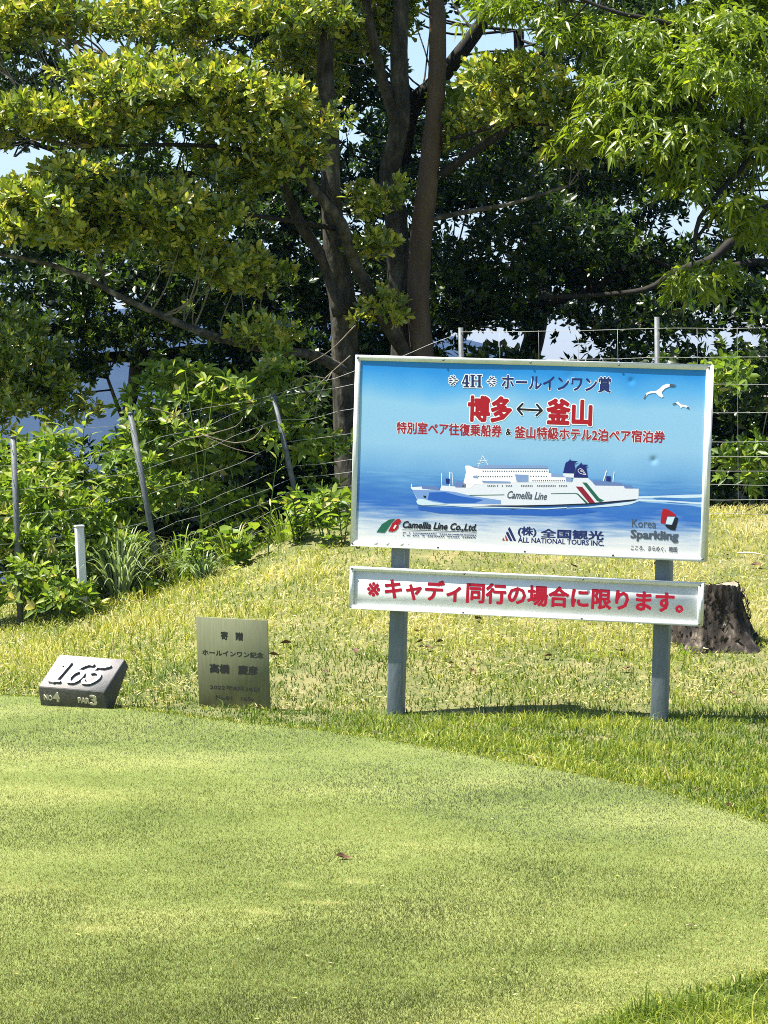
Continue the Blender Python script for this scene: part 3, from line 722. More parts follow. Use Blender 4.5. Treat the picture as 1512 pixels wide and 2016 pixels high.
art('green_stripe', [c5([(735, 405), (785, 408), (930, 585), (985, 613), (940, 630), (902, 615)])] + stroke(c5([(378, 534), (655, 530), (685, 540), (785, 640)]), [1.2, 1.4, 2.4, 3.6]) + stroke(c4([(842, 553), (1235, 547)]), 1.4), 'green', LW - .0010, hull)
art('waterline', [c4([(1000, 668), (1396, 668)]) + c5([(400, 660), (780, 645), (1050, 622), (1345, 597), (1345, 611), (1050, 640), (780, 659), (400, 673), (0, 685)]) + c4([(1100, 674)])], 'black', LW - .0014, hull)
art('deck_gear', [c4([(290, 452), (430, 445), (500, 470), (490, 496), (300, 478)]), c4([(655, 415), (740, 395), (800, 425), (800, 466), (680, 462)]), c5([(850, 378), (1190, 412), (1205, 444), (885, 440)]), c5([(1208, 430), (1300, 440), (1312, 472), (1228, 472)])], 'deck', LW - .0006, hull)
art('mast', stroke(c4([(612, 290), (612, 450)]), 1.8) + stroke(c4([(520, 300), (522, 440)]), 1) + stroke(c4([(612, 300), (640, 295), (650, 440)]), .9) + stroke(c5([(1012, 275), (972, 400)]), 1.8) + stroke(c5([(1100, 285), (1085, 410)]), 1.4)
    + stroke(c4([(935, 240), (965, 160), (990, 100), (1020, 150), (1060, 220)]), .9) + stroke(c4([(940, 160), (1055, 150)]), .8) + stroke(c4([(930, 190), (1000, 180)]), .8) + stroke(c4([(175, 425), (180, 470)]), 1.2) + stroke(c4([(170, 465), (300, 455)]), 1), 'white', LW - .0002, hull)
art('winch_house', [c4([(565, 360), (615, 362), (613, 422), (572, 418)]), c5([(1010, 334), (1064, 336), (1058, 396), (1008, 392)])], 'funnel', LW - .0012, hull)
sw('Camellia Line', (999, 981), (1077, 969.5), 'grey', .02, shear=.35, w=LW - .0014)
m = flat_mat('red_caption_ink', pc(164, 14, 46), .45)
q_ = words('lettering', '※', (*S(723, 1173), *S(748, 1147)), LW, m, cap, .018)
q_ = words('lettering', 'キャディ同行の場合に限ります。', (*S(758, 1178), *S(1345, 1167)), LW, m, cap, .036)

# screws along the frame rails
mb = MB(); a_ = np.linspace(0, 2 * math.pi, 9)[:-1]; r8 = .006
mb.prism([(r8 * math.cos(t), 0, r8 * math.sin(t)) for t in a_], (0, -.0025, 0)); sc0 = mb.build('screw', M['galv'], sign)
first = True
for u, v_ in [(U0 + .014 + (U1 - U0 - .028) * k, vv2) for k in (.0, .25, .5, .75, 1.0) for vv2 in (V0 + .014, V1 - .014)] + [(A0 + .011 + (A1 - A0 - .022) * k, vv2) for k in (0.0, .33, .67, 1.0) for vv2 in (B0 + .0105, B1 - .0105)]:
    o = sc0 if first else sc0.copy()
    if not first: sc.collection.objects.link(o); o.parent = sign
    first = False; o.location = (u, -.0085 if v_ > V0 - .01 else -.0125, v_)

# small plastic cushions stuck on the bottom rail
for px in (742, 765, 793, 806):
    u, v_ = S(px, 1069 + (px - 742) * .035); r_ = .013 if px != 806 else .008
    mb = MB(); mb.tube([(u, -.016, v_), (u, -.02, v_ ), (u, -.024, v_)], [r_, r_ * .9, r_ * .5], 10); mb.build('white_blob', ink['white'], sign)

# ------------------------------------------------------------------ the tee marker stone
MB_ = G(145, 1397)
st = empty('tee_marker', (MB_[0], MB_[1] + .02, 0.0), (0, R(1.6), -R(28)))
tag(st, 'leaning stone tee marker with raised 165 on the edge of the mown tee', 'tee marker')
hw = .205
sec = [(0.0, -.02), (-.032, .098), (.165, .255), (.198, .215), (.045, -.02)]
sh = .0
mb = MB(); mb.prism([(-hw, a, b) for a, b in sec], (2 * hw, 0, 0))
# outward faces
ob = mb.build('stone_block', M['marker_shade'], st); bv = ob.modifiers.new('bevel', 'BEVEL'); bv.width = .003; bv.segments = 2
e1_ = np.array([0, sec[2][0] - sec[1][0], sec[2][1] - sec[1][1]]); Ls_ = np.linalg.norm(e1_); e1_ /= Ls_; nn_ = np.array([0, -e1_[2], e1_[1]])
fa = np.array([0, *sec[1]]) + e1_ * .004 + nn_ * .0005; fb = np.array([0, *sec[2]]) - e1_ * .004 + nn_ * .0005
mb = MB(); mb.prism([fa + [-hw + .004, 0, 0], fa + [hw - .004, 0, 0], fb + [hw - .004, 0, 0], fb + [-hw + .004, 0, 0]], nn_ * .002); mb.build('sunlit_face_sheet', M['stone'], st)  # added sheet carries the stone's sunlit tone over the shade-dark block
def digits():
    P = []
    dx = {'1': 0, '6': .74, '5': 1.62}
    def S_(o, pts, w, n=8):
        a, b = scurve(pts, w, n); return stroke([(x + o, y) for x, y in a], b, 20)
    one = S_(0, [(.36, .93), (.36, .5), (.36, .06)], [.19, .20, .20]) + stroke([(.06, .045), (.66, .045)], .09) + S_(0, [(.36, .95), (.22, .84), (.10, .80)], [.10, .10, .06])
    six = []
    o = .82
    ring = [(.45 + .30 * math.cos(t), .32 + .275 * math.sin(t)) for t in np.linspace(0, 2 * math.pi, 33)]
    rw = [.085 + .115 * abs(math.cos(t)) for t in np.linspace(0, 2 * math.pi, 33)]
    six = stroke([(x + o, y) for x, y in ring], rw, 20) + S_(o, [(.15, .34), (.20, .62), (.38, .84), (.62, .95), (.84, .95)], [.19, .18, .14, .10, .12])
    o = 1.74
    five = stroke([(.28 + o, .90), (.60 + o, .90), (.86 + o, .95)], [.16, .18, .10]) + stroke([(.25 + o, .93), (.20 + o, .56)], [.08, .09]) + S_(o, [(.20, .56), (.42, .60), (.66, .52), (.76, .33), (.62, .12), (.38, .05), (.16, .09), (.10, .19)], [.08, .10, .15, .20, .14, .09, .12, .15])
    return [one, six, five]
# slope frame
e1 = Vector((0, sec[2][0] - sec[1][0], sec[2][1] - sec[1][1])); Ls = e1.length; e1.normalize()
face = empty('x'); bpy.data.objects.remove(face)
def place_flat(o, origin, vdir):
    """o is built in (u, w, v) axes; put v along vdir and w along the inward normal"""
    vd = Vector(vdir).normalized(); xd = Vector((1, 0, 0)); wd_ = vd.cross(xd)  # inward
    Mx = Matrix(((xd[0], wd_[0], vd[0]), (xd[1], wd_[1], vd[1]), (xd[2], wd_[2], vd[2]))).to_4x4(); Mx.translation = Vector(origin)
    o.data.transform(Mx)
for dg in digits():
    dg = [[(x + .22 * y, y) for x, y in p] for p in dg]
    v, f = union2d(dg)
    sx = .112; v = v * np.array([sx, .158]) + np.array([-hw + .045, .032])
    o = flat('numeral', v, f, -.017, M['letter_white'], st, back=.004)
    o.data.materials.append(M['marker_shade']); nf_ = len(f)  # numeral side walls painted dark to stand for their shade
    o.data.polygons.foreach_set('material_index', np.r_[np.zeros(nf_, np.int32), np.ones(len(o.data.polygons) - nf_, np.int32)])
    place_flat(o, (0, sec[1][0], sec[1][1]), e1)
e0 = Vector((0, sec[1][0] - sec[0][0], sec[1][1] - sec[0][1])).normalized()
for s, a, b, c, d in (('NO', -.175, .034, -.125, .062), ('4', -.118, .030, -.080, .080), ('PAR', .038, .034, .108, .062), ('3', .115, .028, .152, .080)):
    o = words('lettering', s, (a, b, c, d), -.009, M['letter_metal'], st, .035, back=.003)
    place_flat(o, (0, sec[0][0], 0), e0)

# ------------------------------------------------------------------ the memorial plaque
pb = G(461, 1398)
pq = empty('memorial_plaque', (pb[0], pb[1] + .05, 0.0), (R(6.5), R(1.2), -R(25)))
tag(pq, 'upright olive metal plaque engraved in Japanese standing in the grass by the tee', 'plaque')
PW, PH, PB = .420, .475, -.05
mb = MB(); mb.box(-PW / 2, PW / 2, 0, .006, PB, PH)
o = mb.build('plaque_sheet', M['brass'], pq); bv = o.modifiers.new('bevel', 'BEVEL'); bv.width = .0015
mb = MB(); mb.box(-.12, .12, .0062, .012, PB, .10); mb.build('rear_stay', M['brass'], pq)
def prect(u0, t0, u1, t1): return (-PW / 2 + u0 * PW, PH - t1 * .462, -PW / 2 + u1 * PW, PH - t0 * .462)
for s, r_, b in (('寄', (.345, .155, .44, .245), .03), ('贈', (.55, .155, .65, .245), .03), ('ホールインワン記念', (.075, .372, .93, .437), .028), ('高橋', (.175, .535, .445, .635), .045), ('慶彦', (.57, .535, .845, .635), .045),
                 ('2022年8月28日', (.165, .775, .855, .83), .02), ('No.4H', (.245, .895, .47, .945), .02), ('165y', (.60, .895, .78, .955), .02)):
    words('lettering', s, prect(*r_), -.0012, M['engrave'], pq, b)

# ------------------------------------------------------------------ white stake
b = G(165, 1213); z = height(b[0], b[1])
sk = empty('boundary_stake', (b[0], b[1], float(z) - .02), (0, -R(2.8), R(20)))
tag(sk, 'short white square stake in front of the left fence', 'stake')
mb = MB(); mb.box(-.026, .026, -.026, .026, -.1, .585); o = mb.build('stake_post', M['pvc'], sk); bv = o.modifiers.new('bevel', 'BEVEL'); bv.width = .006; bv.segments = 3
mb = MB(); mb.box(-.029, .029, -.029, .029, .585, .600); o = mb.build('stake_cap', M['pvc'], sk); bv = o.modifiers.new('bevel', 'BEVEL'); bv.width = .004; bv.segments = 2

# ------------------------------------------------------------------ tree stump
sb = G(1406, 1282)
stp = empty('tree_stump', (sb[0], sb[1] + .2, float(height(sb[0], sb[1] + .2))), (0, 0, 0.3))
tag(stp, 'old sawn tree stump with rough dark bark behind the right signpost', 'stump')
na, nz = 96, 34
aa = np.linspace(0, 2 * math.pi, na, endpoint=False); zz_ = np.linspace(-.10, .33, nz)
A_, Z_ = np.meshgrid(aa, zz_)
gg = np.random.default_rng(4)
flute = .5 * np.sin(A_ * 17 + 2 * np.sin(Z_ * 9 + A_ * 3)) + .5 * np.sin(A_ * 29 + 1.5 * np.sin(Z_ * 14)) + .8 * gg.normal(0, .35, A_.shape)
rad = .188 - .12 * (Z_ - .1) + .13 * np.exp(-(Z_ + .1) / .13) * (1 + .5 * np.sin(A_ * 5 + 1) + .5 * np.cos(A_ + .3)) + .010 * np.sin(A_ * 3) + .007 * flute
Zt = Z_ + np.where(Z_ > .31, .010 * np.sin(A_ * 3 + .5) + .0035 * gg.normal(0, 1, A_.shape), 0)
vv_ = np.stack([rad * np.cos(A_), rad * np.sin(A_), Zt], -1).reshape(-1, 3)
ii = np.arange(nz - 1)[:, None] * na; jj = np.arange(na)[None, :]
ff = np.stack([ii + jj, ii + (jj + 1) % na, ii + na + (jj + 1) % na, ii + na + jj], -1).reshape(-1, 4)
M['stump'] = noise_mat('stump_bark', [(.34, (.008, .006, .004)), (.50, (.030, .022, .016)), (.60, (.09, .070, .050)), (.72, (.36, .32, .26))], 16, .85, 1.0, stretch=(1, 1, .35), bscale=30)
mesh_np('bark', vv_, ff, M['stump'], stp)
top = [(0, 0, .318)] + [tuple(x * .985) for x in vv_[-na:]]
M['cut_wood'] = noise_mat('weathered_cut_wood', [(.3, (.16, .12, .08)), (.7, (.40, .34, .26))], 12, .85, .4)
mesh_np('cut_face', np.array(top), np.array([(0, 1 + i, 1 + (i + 1) % na) for i in range(na)]), M['cut_wood'], stp)
# bark flakes
ps = []; 
n = 260
a = gg.uniform(0, 6.28, n); z_ = gg.uniform(.0, .29, n); r_ = .200 - .12 * (z_ - .1) + .125 * np.exp(-(z_ + .1) / .13)
pos = np.stack([r_ * np.cos(a), r_ * np.sin(a), z_], 1); rad_ = np.stack([np.cos(a), np.sin(a), 0 * a], 1)
v, f, t = leaves(pos, np.tile([0, 0, 1.0], (n, 1)) + gg.normal(0, .25, (n, 3)) + .25 * rad_, rad_, gg.uniform(.02, .05, n), gg.uniform(.012, .028, n), gg.uniform(0, 1, n), 6)
o = mesh_np('bark_flakes', v, f, M['stump'], stp, tint=t); o['kind'] = 'stuff'

# ------------------------------------------------------------------ foliage
TREE_BACK = 3.4   # how far behind the bank's crest the trees stand
def crown_tips(blobs, g, clump_r=.20, per=26, dens=1.0, back=None):
    back = TREE_BACK if back is None else back
    """blobs: (px, py, Y, rx_px, ry_px, ry_m) -> rosette positions and axes, clump centres"""
    P = []; A = []; C = []
    for (px, py, Yd, rx, ry, rd) in blobs:
        Yd = Yd + back; c = W(px, py, Yd); k = Yd / F
        ax = np.array([rx * k, rd, ry * k])
        vol = ax[0] * ax[1] * ax[2]
        nc = max(3, int(dens * 9 * (ax[0] * ax[2] + ax[0] * ax[1]) / clump_r))
        d = unit(g.normal(0, 1, (nc, 3))) * (g.uniform(0.15, 1, nc) ** .45)[:, None]
        cc = c + d * ax
        C.append(cc)
        for q in cc:
            s = g.uniform(.7, 1.3)
            n = int(per * s)
            dd = unit(g.normal(0, 1, (n, 3)) + np.array([0, 0, .35])) * (g.uniform(.1, 1, n) ** .4)[:, None]
            off = dd * np.array([1.25, 1.25, .62]) * clump_r * s
            P.append(q + off)
            A.append(unit(off / clump_r * .8 + np.array([0, 0, .75]) + .35 * unit(q - c) + g.normal(0, .3, (n, 3))))
    return np.vstack(P), np.vstack(A), np.vstack(C)
def rosettes(P, A, g, k=9, L=(.045, .07), wr=.36, tint=(.45, .2), kind=6, spread=(.35, 1.35), droop=0.0, tclump=.18, nvar=.45):
    n = len(P)
    u = unit(np.cross(A, g.normal(0, 1, (n, 3)))); w = np.cross(A, u)
    ph = g.uniform(0, 6.28, n)[:, None] + np.arange(k)[None, :] * 2.4 + g.normal(0, .25, (n, k))
    e = np.linspace(spread[0], spread[1], k)[None, :] + g.normal(0, .15, (n, k))
    d = A[:, None, :] * np.cos(e)[..., None] + (u[:, None, :] * np.cos(ph)[..., None] + w[:, None, :] * np.sin(ph)[..., None]) * np.sin(e)[..., None]
    nr = unit(A[:, None, :] * 1.0 + g.normal(0, nvar, (n, k, 3)))
    pos = P[:, None, :] + A[:, None, :] * (np.linspace(.015, -.02, k)[None, :, None])
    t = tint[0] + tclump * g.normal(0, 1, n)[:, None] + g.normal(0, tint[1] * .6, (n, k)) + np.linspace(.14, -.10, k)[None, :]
    Ls = g.uniform(L[0], L[1], (n, k)).ravel()
    return leaves(pos.reshape(-1, 3), d.reshape(-1, 3), nr.reshape(-1, 3), Ls, Ls * wr, np.clip(t.ravel(), 0, 1), kind, droop)
def twigs_to(P, base_pts, g, n=150, r=.004):
    """thin twigs from the nearest point of the limbs to clump centres"""
    mb = MB()
    sel = P[g.permutation(len(P))[:n]]
    for p in sel:
        d = np.linalg.norm(base_pts - p, axis=1) + np.where(base_pts[:, 2] > p[2], .6, 0)
        b = base_pts[np.argmin(d)]; L = np.linalg.norm(p - b)
        if L > 2.4: continue
        m1 = b + (p - b) * .4 + g.normal(0, .07, 3) * L + np.array([0, 0, -.06 * L]); m2 = b + (p - b) * .75 + g.normal(0, .05, 3) * L
        c, q = curve([b, m1, m2, p], [r * (1 + L), r * (.8 + .6 * L), r * .8, r * .35], .12)
        mb.tube(c, q, 5, cap=False)
    return mb
def limb(parent, name, pts, mat, rough=.06, sides=14, seed=0, step=.07):
    """pts: (px, py, Y, width_px)"""
    y0 = TREE_BACK; P = [W(a, b_, y + y0) for a, b_, y, w in pts]; Rr = [w / 2 * (y + y0) / F for a, b_, y, w in pts]
    c, q = curve(P, Rr, step); mb = MB(); mb.tube(c, q, sides, rough=rough, seed=seed)
    mb.build(name, mat, parent, smooth_sh=True)
    return c
def grid_blobs(x0, x1, y0, y1, step, Ya, Yb, rx, ry, rd, holes, g):
    out = []
    y = y0
    while y < y1:
        x = x0 + g.uniform(0, step)
        while x < x1:
            a, b_ = x + g.normal(0, step * .2), y + g.normal(0, step * .2)
            if not any(((a - hx) / (hw_ + rx * .85)) ** 2 + ((b_ - hy) / (hh_ + ry * .85)) ** 2 < 1 for hx, hy, hw_, hh_ in holes):
                out.append((a, b_, g.uniform(Ya, Yb), rx * g.uniform(.75, 1.2), ry * g.uniform(.75, 1.2), rd))
            x += step
        y += step * .8
    return out
HOLES = [(945, 100, 75, 85), (1010, 45, 40, 50), (180, 115, 55, 30), (35, 300, 45, 45), (210, 775, 62, 85), (170, 860, 35, 40), (300, 722, 50, 16), (1090, 20, 30, 30)]
g = np.random.default_rng(5)

# --- main tree: pale multi-stemmed trunk, olive rosettes of leaves
b0 = W(745, 1010, 21.6 + TREE_BACK)
t1 = empty('broadleaf_tree', (b0[0], b0[1], float(height(b0[0], b0[1])))); tag(t1, 'large tree with several smooth trunks and sunlit olive foliage, standing behind the sign', 'tree')
t1w = t1.location.copy()
def rel(parent):   # children keep world coordinates
    for c in parent.children: c.matrix_parent_inverse = Matrix.Translation(-parent.location)
L1 = []
L1.append(limb(t1, 'trunk', [(700, 1085, 21.3, 78), (690, 950, 21.3, 62), (684, 850, 21.3, 56), (680, 700, 21.2, 54), (676, 600, 21.1, 56), (662, 500, 21.0, 48), (652, 380, 20.9, 40), (650, 250, 20.9, 36), (640, 120, 20.8, 32), (655, -20, 20.8, 28), (640, -200, 20.7, 20), (600, -420, 20.6, 12)], M['bark'], .05, 18, 1))
L1.append(limb(t1, 'trunk', [(775, 1080, 21.4, 80), (788, 900, 21.4, 60), (795, 700, 21.4, 52), (786, 560, 21.4, 48), (780, 430, 21.4, 44), (768, 340, 21.4, 42), (788, 240, 21.3, 40), (786, 100, 21.3, 34), (792, -50, 21.3, 30), (800, -300, 21.2, 18)], M['bark'], .05, 18, 2))
L1.append(limb(t1, 'trunk', [(850, 1080, 21.2, 66), (848, 900, 21.2, 54), (832, 700, 21.2, 46), (824, 600, 21.2, 43), (828, 480, 21.2, 45), (843, 350, 21.15, 42), (858, 200, 21.1, 37), (862, 60, 21.1, 34), (858, -60, 21.1, 30), (880, -320, 21.1, 22)], M['bark_red'], .045, 18, 3))
L1.append(limb(t1, 'branch', [(815, 720, 21.25, 30), (775, 660, 21.1, 28), (735, 590, 20.95, 27), (700, 520, 20.8, 25), (672, 440, 20.6, 24), (640, 400, 20.5, 22), (600, 350, 20.4, 20), (570, 290, 20.3, 16), (540, 230, 20.2, 12)], M['bark'], .04, 12, 4))
L1.append(limb(t1, 'branch', [(785, 260, 21.3, 24), (760, 180, 21.2, 22), (735, 80, 21.1, 20), (715, -30, 21.0, 16)], M['bark'], .04, 10, 5))
L1.append(limb(t1, 'branch', [(690, 740, 21.2, 26), (620, 700, 20.9, 20), (545, 692, 20.6, 18), (470, 675, 20.4, 17), (400, 655, 20.2, 16), (320, 622, 20.1, 14), (235, 583, 20.0, 12), (165, 545, 19.9, 11), (75, 515, 19.8, 9), (-60, 490, 19.7, 7)], M['bark_pale'], .06, 10, 6))
L1.append(limb(t1, 'branch', [(215, 575, 20.0, 7), (195, 520, 19.9, 6), (188, 470, 19.8, 4)], M['bark_pale'], .05, 7, 7))
L1.append(limb(t1, 'branch', [(672, 620, 21.0, 34), (640, 520, 21.0, 26), (585, 430, 20.9, 22), (560, 370, 20.8, 16), (520, 320, 20.6, 12)], M['bark'], .05, 10, 8))
L1.append(limb(t1, 'branch', [(652, 400, 20.9, 16), (560, 320, 20.4, 12), (440, 290, 20.1, 9), (300, 285, 19.9, 7), (180, 290, 19.7, 5)], M['bark_dark'], .05, 8, 9))
L1.append(limb(t1, 'branch', [(650, 240, 20.9, 16), (540, 200, 20.4, 12), (420, 190, 20.1, 9), (300, 220, 19.9, 6)], M['bark_dark'], .05, 8, 10))
L1.append(limb(t1, 'branch', [(868, 345, 21.1, 18), (930, 300, 21.0, 17), (1000, 255, 20.8, 16), (1050, 215, 20.7, 13), (1110, 180, 20.6, 8)], M['bark_dark'], .05, 10, 11))
L1.append(limb(t1, 'branch', [(862, 285, 21.1, 9), (930, 262, 20.9, 8), (1000, 245, 20.8, 7), (1080, 246, 20.6, 5)], M['bark_dark'], .05, 8, 12))
L1.append(limb(t1, 'branch', [(856, 430, 21.1, 12), (930, 415, 20.9, 10), (1010, 400, 20.8, 8), (1120, 365, 20.7, 5)], M['bark_pale'], .05, 8, 13))
L1.append(limb(t1, 'branch', [(664, 450, 20.9, 12), (500, 425, 20.3, 9), (330, 415, 20.0, 7), (150, 420, 19.8, 5)], M['bark_dark'], .05, 8, 14))
BA = [(110, 25, 20.2, 130, 50, .5), (300, 40, 20.3, 130, 50, .5), (470, 45, 20.4, 110, 40, .5), (600, 20, 20.6, 80, 40, .5),
      (390, 150, 19.9, 150, 42, .5), (300, 190, 19.7, 120, 40, .5), (530, 195, 20.0, 90, 40, .45), (600, 232, 20.1, 55, 30, .35), (480, 250, 19.9, 100, 38, .45), (200, 170, 19.7, 80, 40, .4), (110, 235, 19.6, 85, 38, .4), (220, 250, 19.7, 100, 40, .4), (50, 225, 19.5, 40, 22, .3),
      (150, 345, 19.7, 80, 30, .4), (80, 400, 19.6, 100, 38, .45), (210, 410, 19.7, 110, 36, .45), (330, 400, 19.8, 90, 34, .4), (20, 440, 19.5, 60, 34, .4), (300, 460, 19.9, 100, 34, .4), (150, 460, 19.8, 100, 30, .4), (430, 440, 20.1, 60, 45, .4),
      (560, 320, 20.3, 70, 40, .4), (460, 340, 20.3, 90, 36, .4), (480, 540, 20.3, 70, 40, .4), (520, 660, 20.3, 45, 30, .3), (400, 520, 20.2, 80, 35, .35), (740, 400, 20.8, 28, 40, .25), (735, 500, 20.8, 26, 50, .2), (770, 600, 20.9, 20, 40, .2),
      (-80, 60, 20, 120, 60, .5), (-90, 250, 19.8, 100, 60, .5), (-100, 430, 19.8, 90, 50, .5), (40, -60, 20.6, 120, 45, .5), (-50, -140, 21, 130, 60, .5), (560, -80, 21.2, 120, 60, .8),
      (700, -60, 21.4, 140, 60, .9), (600, -220, 21.6, 200, 80, 1), (700, 60, 21.8, 90, 70, .5), (600, 130, 21.6, 70, 50, .4),
      (1020, 150, 20.7, 90, 30, .4), (1080, 215, 20.6, 90, 34, .4), (1000, 210, 20.9, 60, 28, .3), (920, 260, 21.2, 60, 40, .3), (1140, 290, 20.8, 80, 28, .4)]
P, A, C = crown_tips([(a, b_, c, d, e * .82, r_) for a, b_, c, d, e, r_ in BA], g, .155, 22, 1.12)
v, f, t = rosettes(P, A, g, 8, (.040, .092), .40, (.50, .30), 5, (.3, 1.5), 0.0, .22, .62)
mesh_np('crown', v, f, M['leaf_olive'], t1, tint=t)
nA = len(f)
o = twigs_to(C, np.vstack(L1), g, 260).build('twigs', M['twig'], t1); o['kind'] = 'stuff'
rel(t1)

def back_tree(name, label, base, limbs, blobs, seed, mat='leaf_dark', tint=(.45, .3), k=8, dens=1.0, L=(.05, .085), wr=.45, bark='bark_dark', kind=4, per=22, cr_=.24, droop=0.0, spread=(.5, 1.5)):
    b0 = W(base[0], base[1], base[2] + TREE_BACK); T_ = empty(name, (b0[0], b0[1], float(height(b0[0], b0[1])))); tag(T_, label, 'tree')
    g = np.random.default_rng(seed); Ls = []
    for i, (nm, p) in enumerate(limbs): Ls.append(limb(T_, nm, p, M[bark], .07, 12, seed + i))
    P, A, C = crown_tips(blobs, g, cr_, per, dens)
    v, f, t = rosettes(P, A, g, k, L, wr, tint, kind, spread, droop)
    mesh_np('crown', v, f, M[mat], T_, tint=t)
    if Ls:
        o = twigs_to(C, np.vstack(Ls), g, 140, .005).build('twigs', M['bark_dark'], T_); o['kind'] = 'stuff'
    rel(T_)
    return len(f)
tot = {}
# left rear tree
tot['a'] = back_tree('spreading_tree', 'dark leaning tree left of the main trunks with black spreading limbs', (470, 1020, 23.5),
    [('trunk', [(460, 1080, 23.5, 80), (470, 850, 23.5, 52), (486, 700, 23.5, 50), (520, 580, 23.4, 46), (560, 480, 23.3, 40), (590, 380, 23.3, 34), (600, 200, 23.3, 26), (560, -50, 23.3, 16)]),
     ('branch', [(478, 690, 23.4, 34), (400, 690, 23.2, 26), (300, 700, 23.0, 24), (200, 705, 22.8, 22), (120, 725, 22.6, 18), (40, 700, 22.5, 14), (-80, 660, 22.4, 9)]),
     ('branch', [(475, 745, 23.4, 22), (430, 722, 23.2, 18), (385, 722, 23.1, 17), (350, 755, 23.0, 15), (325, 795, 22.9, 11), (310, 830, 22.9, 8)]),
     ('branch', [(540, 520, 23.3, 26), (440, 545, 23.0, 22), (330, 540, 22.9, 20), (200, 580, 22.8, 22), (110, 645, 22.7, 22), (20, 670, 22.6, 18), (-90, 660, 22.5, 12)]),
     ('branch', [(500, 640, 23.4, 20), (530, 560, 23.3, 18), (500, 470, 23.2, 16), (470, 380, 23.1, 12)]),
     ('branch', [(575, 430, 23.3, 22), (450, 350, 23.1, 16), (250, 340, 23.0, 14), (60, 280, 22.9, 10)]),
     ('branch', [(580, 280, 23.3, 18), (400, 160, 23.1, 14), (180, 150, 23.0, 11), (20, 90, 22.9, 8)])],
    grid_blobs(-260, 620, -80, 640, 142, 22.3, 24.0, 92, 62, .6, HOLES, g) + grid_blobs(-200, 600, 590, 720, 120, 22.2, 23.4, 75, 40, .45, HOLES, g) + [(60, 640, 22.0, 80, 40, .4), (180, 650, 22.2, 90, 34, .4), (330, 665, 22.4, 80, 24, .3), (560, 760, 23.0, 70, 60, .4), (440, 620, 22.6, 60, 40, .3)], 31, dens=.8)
# centre rear
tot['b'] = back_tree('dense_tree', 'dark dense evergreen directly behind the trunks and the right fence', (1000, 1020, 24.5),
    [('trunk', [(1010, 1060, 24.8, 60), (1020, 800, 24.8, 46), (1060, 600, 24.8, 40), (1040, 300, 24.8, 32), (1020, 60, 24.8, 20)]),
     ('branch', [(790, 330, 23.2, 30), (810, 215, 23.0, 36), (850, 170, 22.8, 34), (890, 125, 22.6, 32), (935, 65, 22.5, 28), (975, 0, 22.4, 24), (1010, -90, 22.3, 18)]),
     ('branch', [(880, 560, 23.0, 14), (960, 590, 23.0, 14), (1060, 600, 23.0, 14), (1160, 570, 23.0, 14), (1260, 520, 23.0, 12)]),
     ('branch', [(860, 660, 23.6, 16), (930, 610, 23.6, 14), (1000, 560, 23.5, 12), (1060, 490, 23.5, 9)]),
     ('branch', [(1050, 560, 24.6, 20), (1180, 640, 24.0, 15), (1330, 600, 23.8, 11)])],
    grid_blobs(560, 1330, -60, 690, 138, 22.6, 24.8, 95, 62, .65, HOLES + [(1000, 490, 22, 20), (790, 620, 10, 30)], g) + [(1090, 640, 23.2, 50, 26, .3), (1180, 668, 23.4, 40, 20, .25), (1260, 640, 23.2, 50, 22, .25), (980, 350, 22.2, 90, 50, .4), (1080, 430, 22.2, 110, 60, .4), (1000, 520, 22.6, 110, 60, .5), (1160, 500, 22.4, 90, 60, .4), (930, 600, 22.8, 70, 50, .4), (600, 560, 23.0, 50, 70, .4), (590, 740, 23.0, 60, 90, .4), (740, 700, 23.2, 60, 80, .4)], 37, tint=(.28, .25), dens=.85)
tot['c'] = back_tree('shade_tree', 'dark tree at the right edge behind the wire fence', (1600, 1020, 24.5),
    [('trunk', [(1640, 1060, 24.0, 70), (1620, 800, 24.0, 56), (1600, 560, 24.0, 50), (1620, 300, 24.0, 36), (1600, 0, 24.0, 22)]),
     ('branch', [(1605, 400, 23.4, 34), (1512, 412, 22.6, 26), (1450, 465, 22.2, 20), (1400, 510, 22.0, 16), (1330, 535, 21.9, 13), (1270, 570, 21.8, 11), (1160, 582, 21.8, 9), (1060, 585, 21.8, 8)]),
     ('branch', [(1600, 560, 23.6, 24), (1512, 520, 22.8, 20), (1440, 525, 22.6, 16), (1370, 545, 22.5, 12), (1280, 510, 22.4, 8)])],
    grid_blobs(1240, 1850, -60, 690, 142, 22.6, 24.6, 95, 62, .65, HOLES + [(1500, 150, 30, 40), (1480, 330, 18, 16), (1390, 690, 16, 12)], g), 41, tint=(.36, .28), dens=.8)
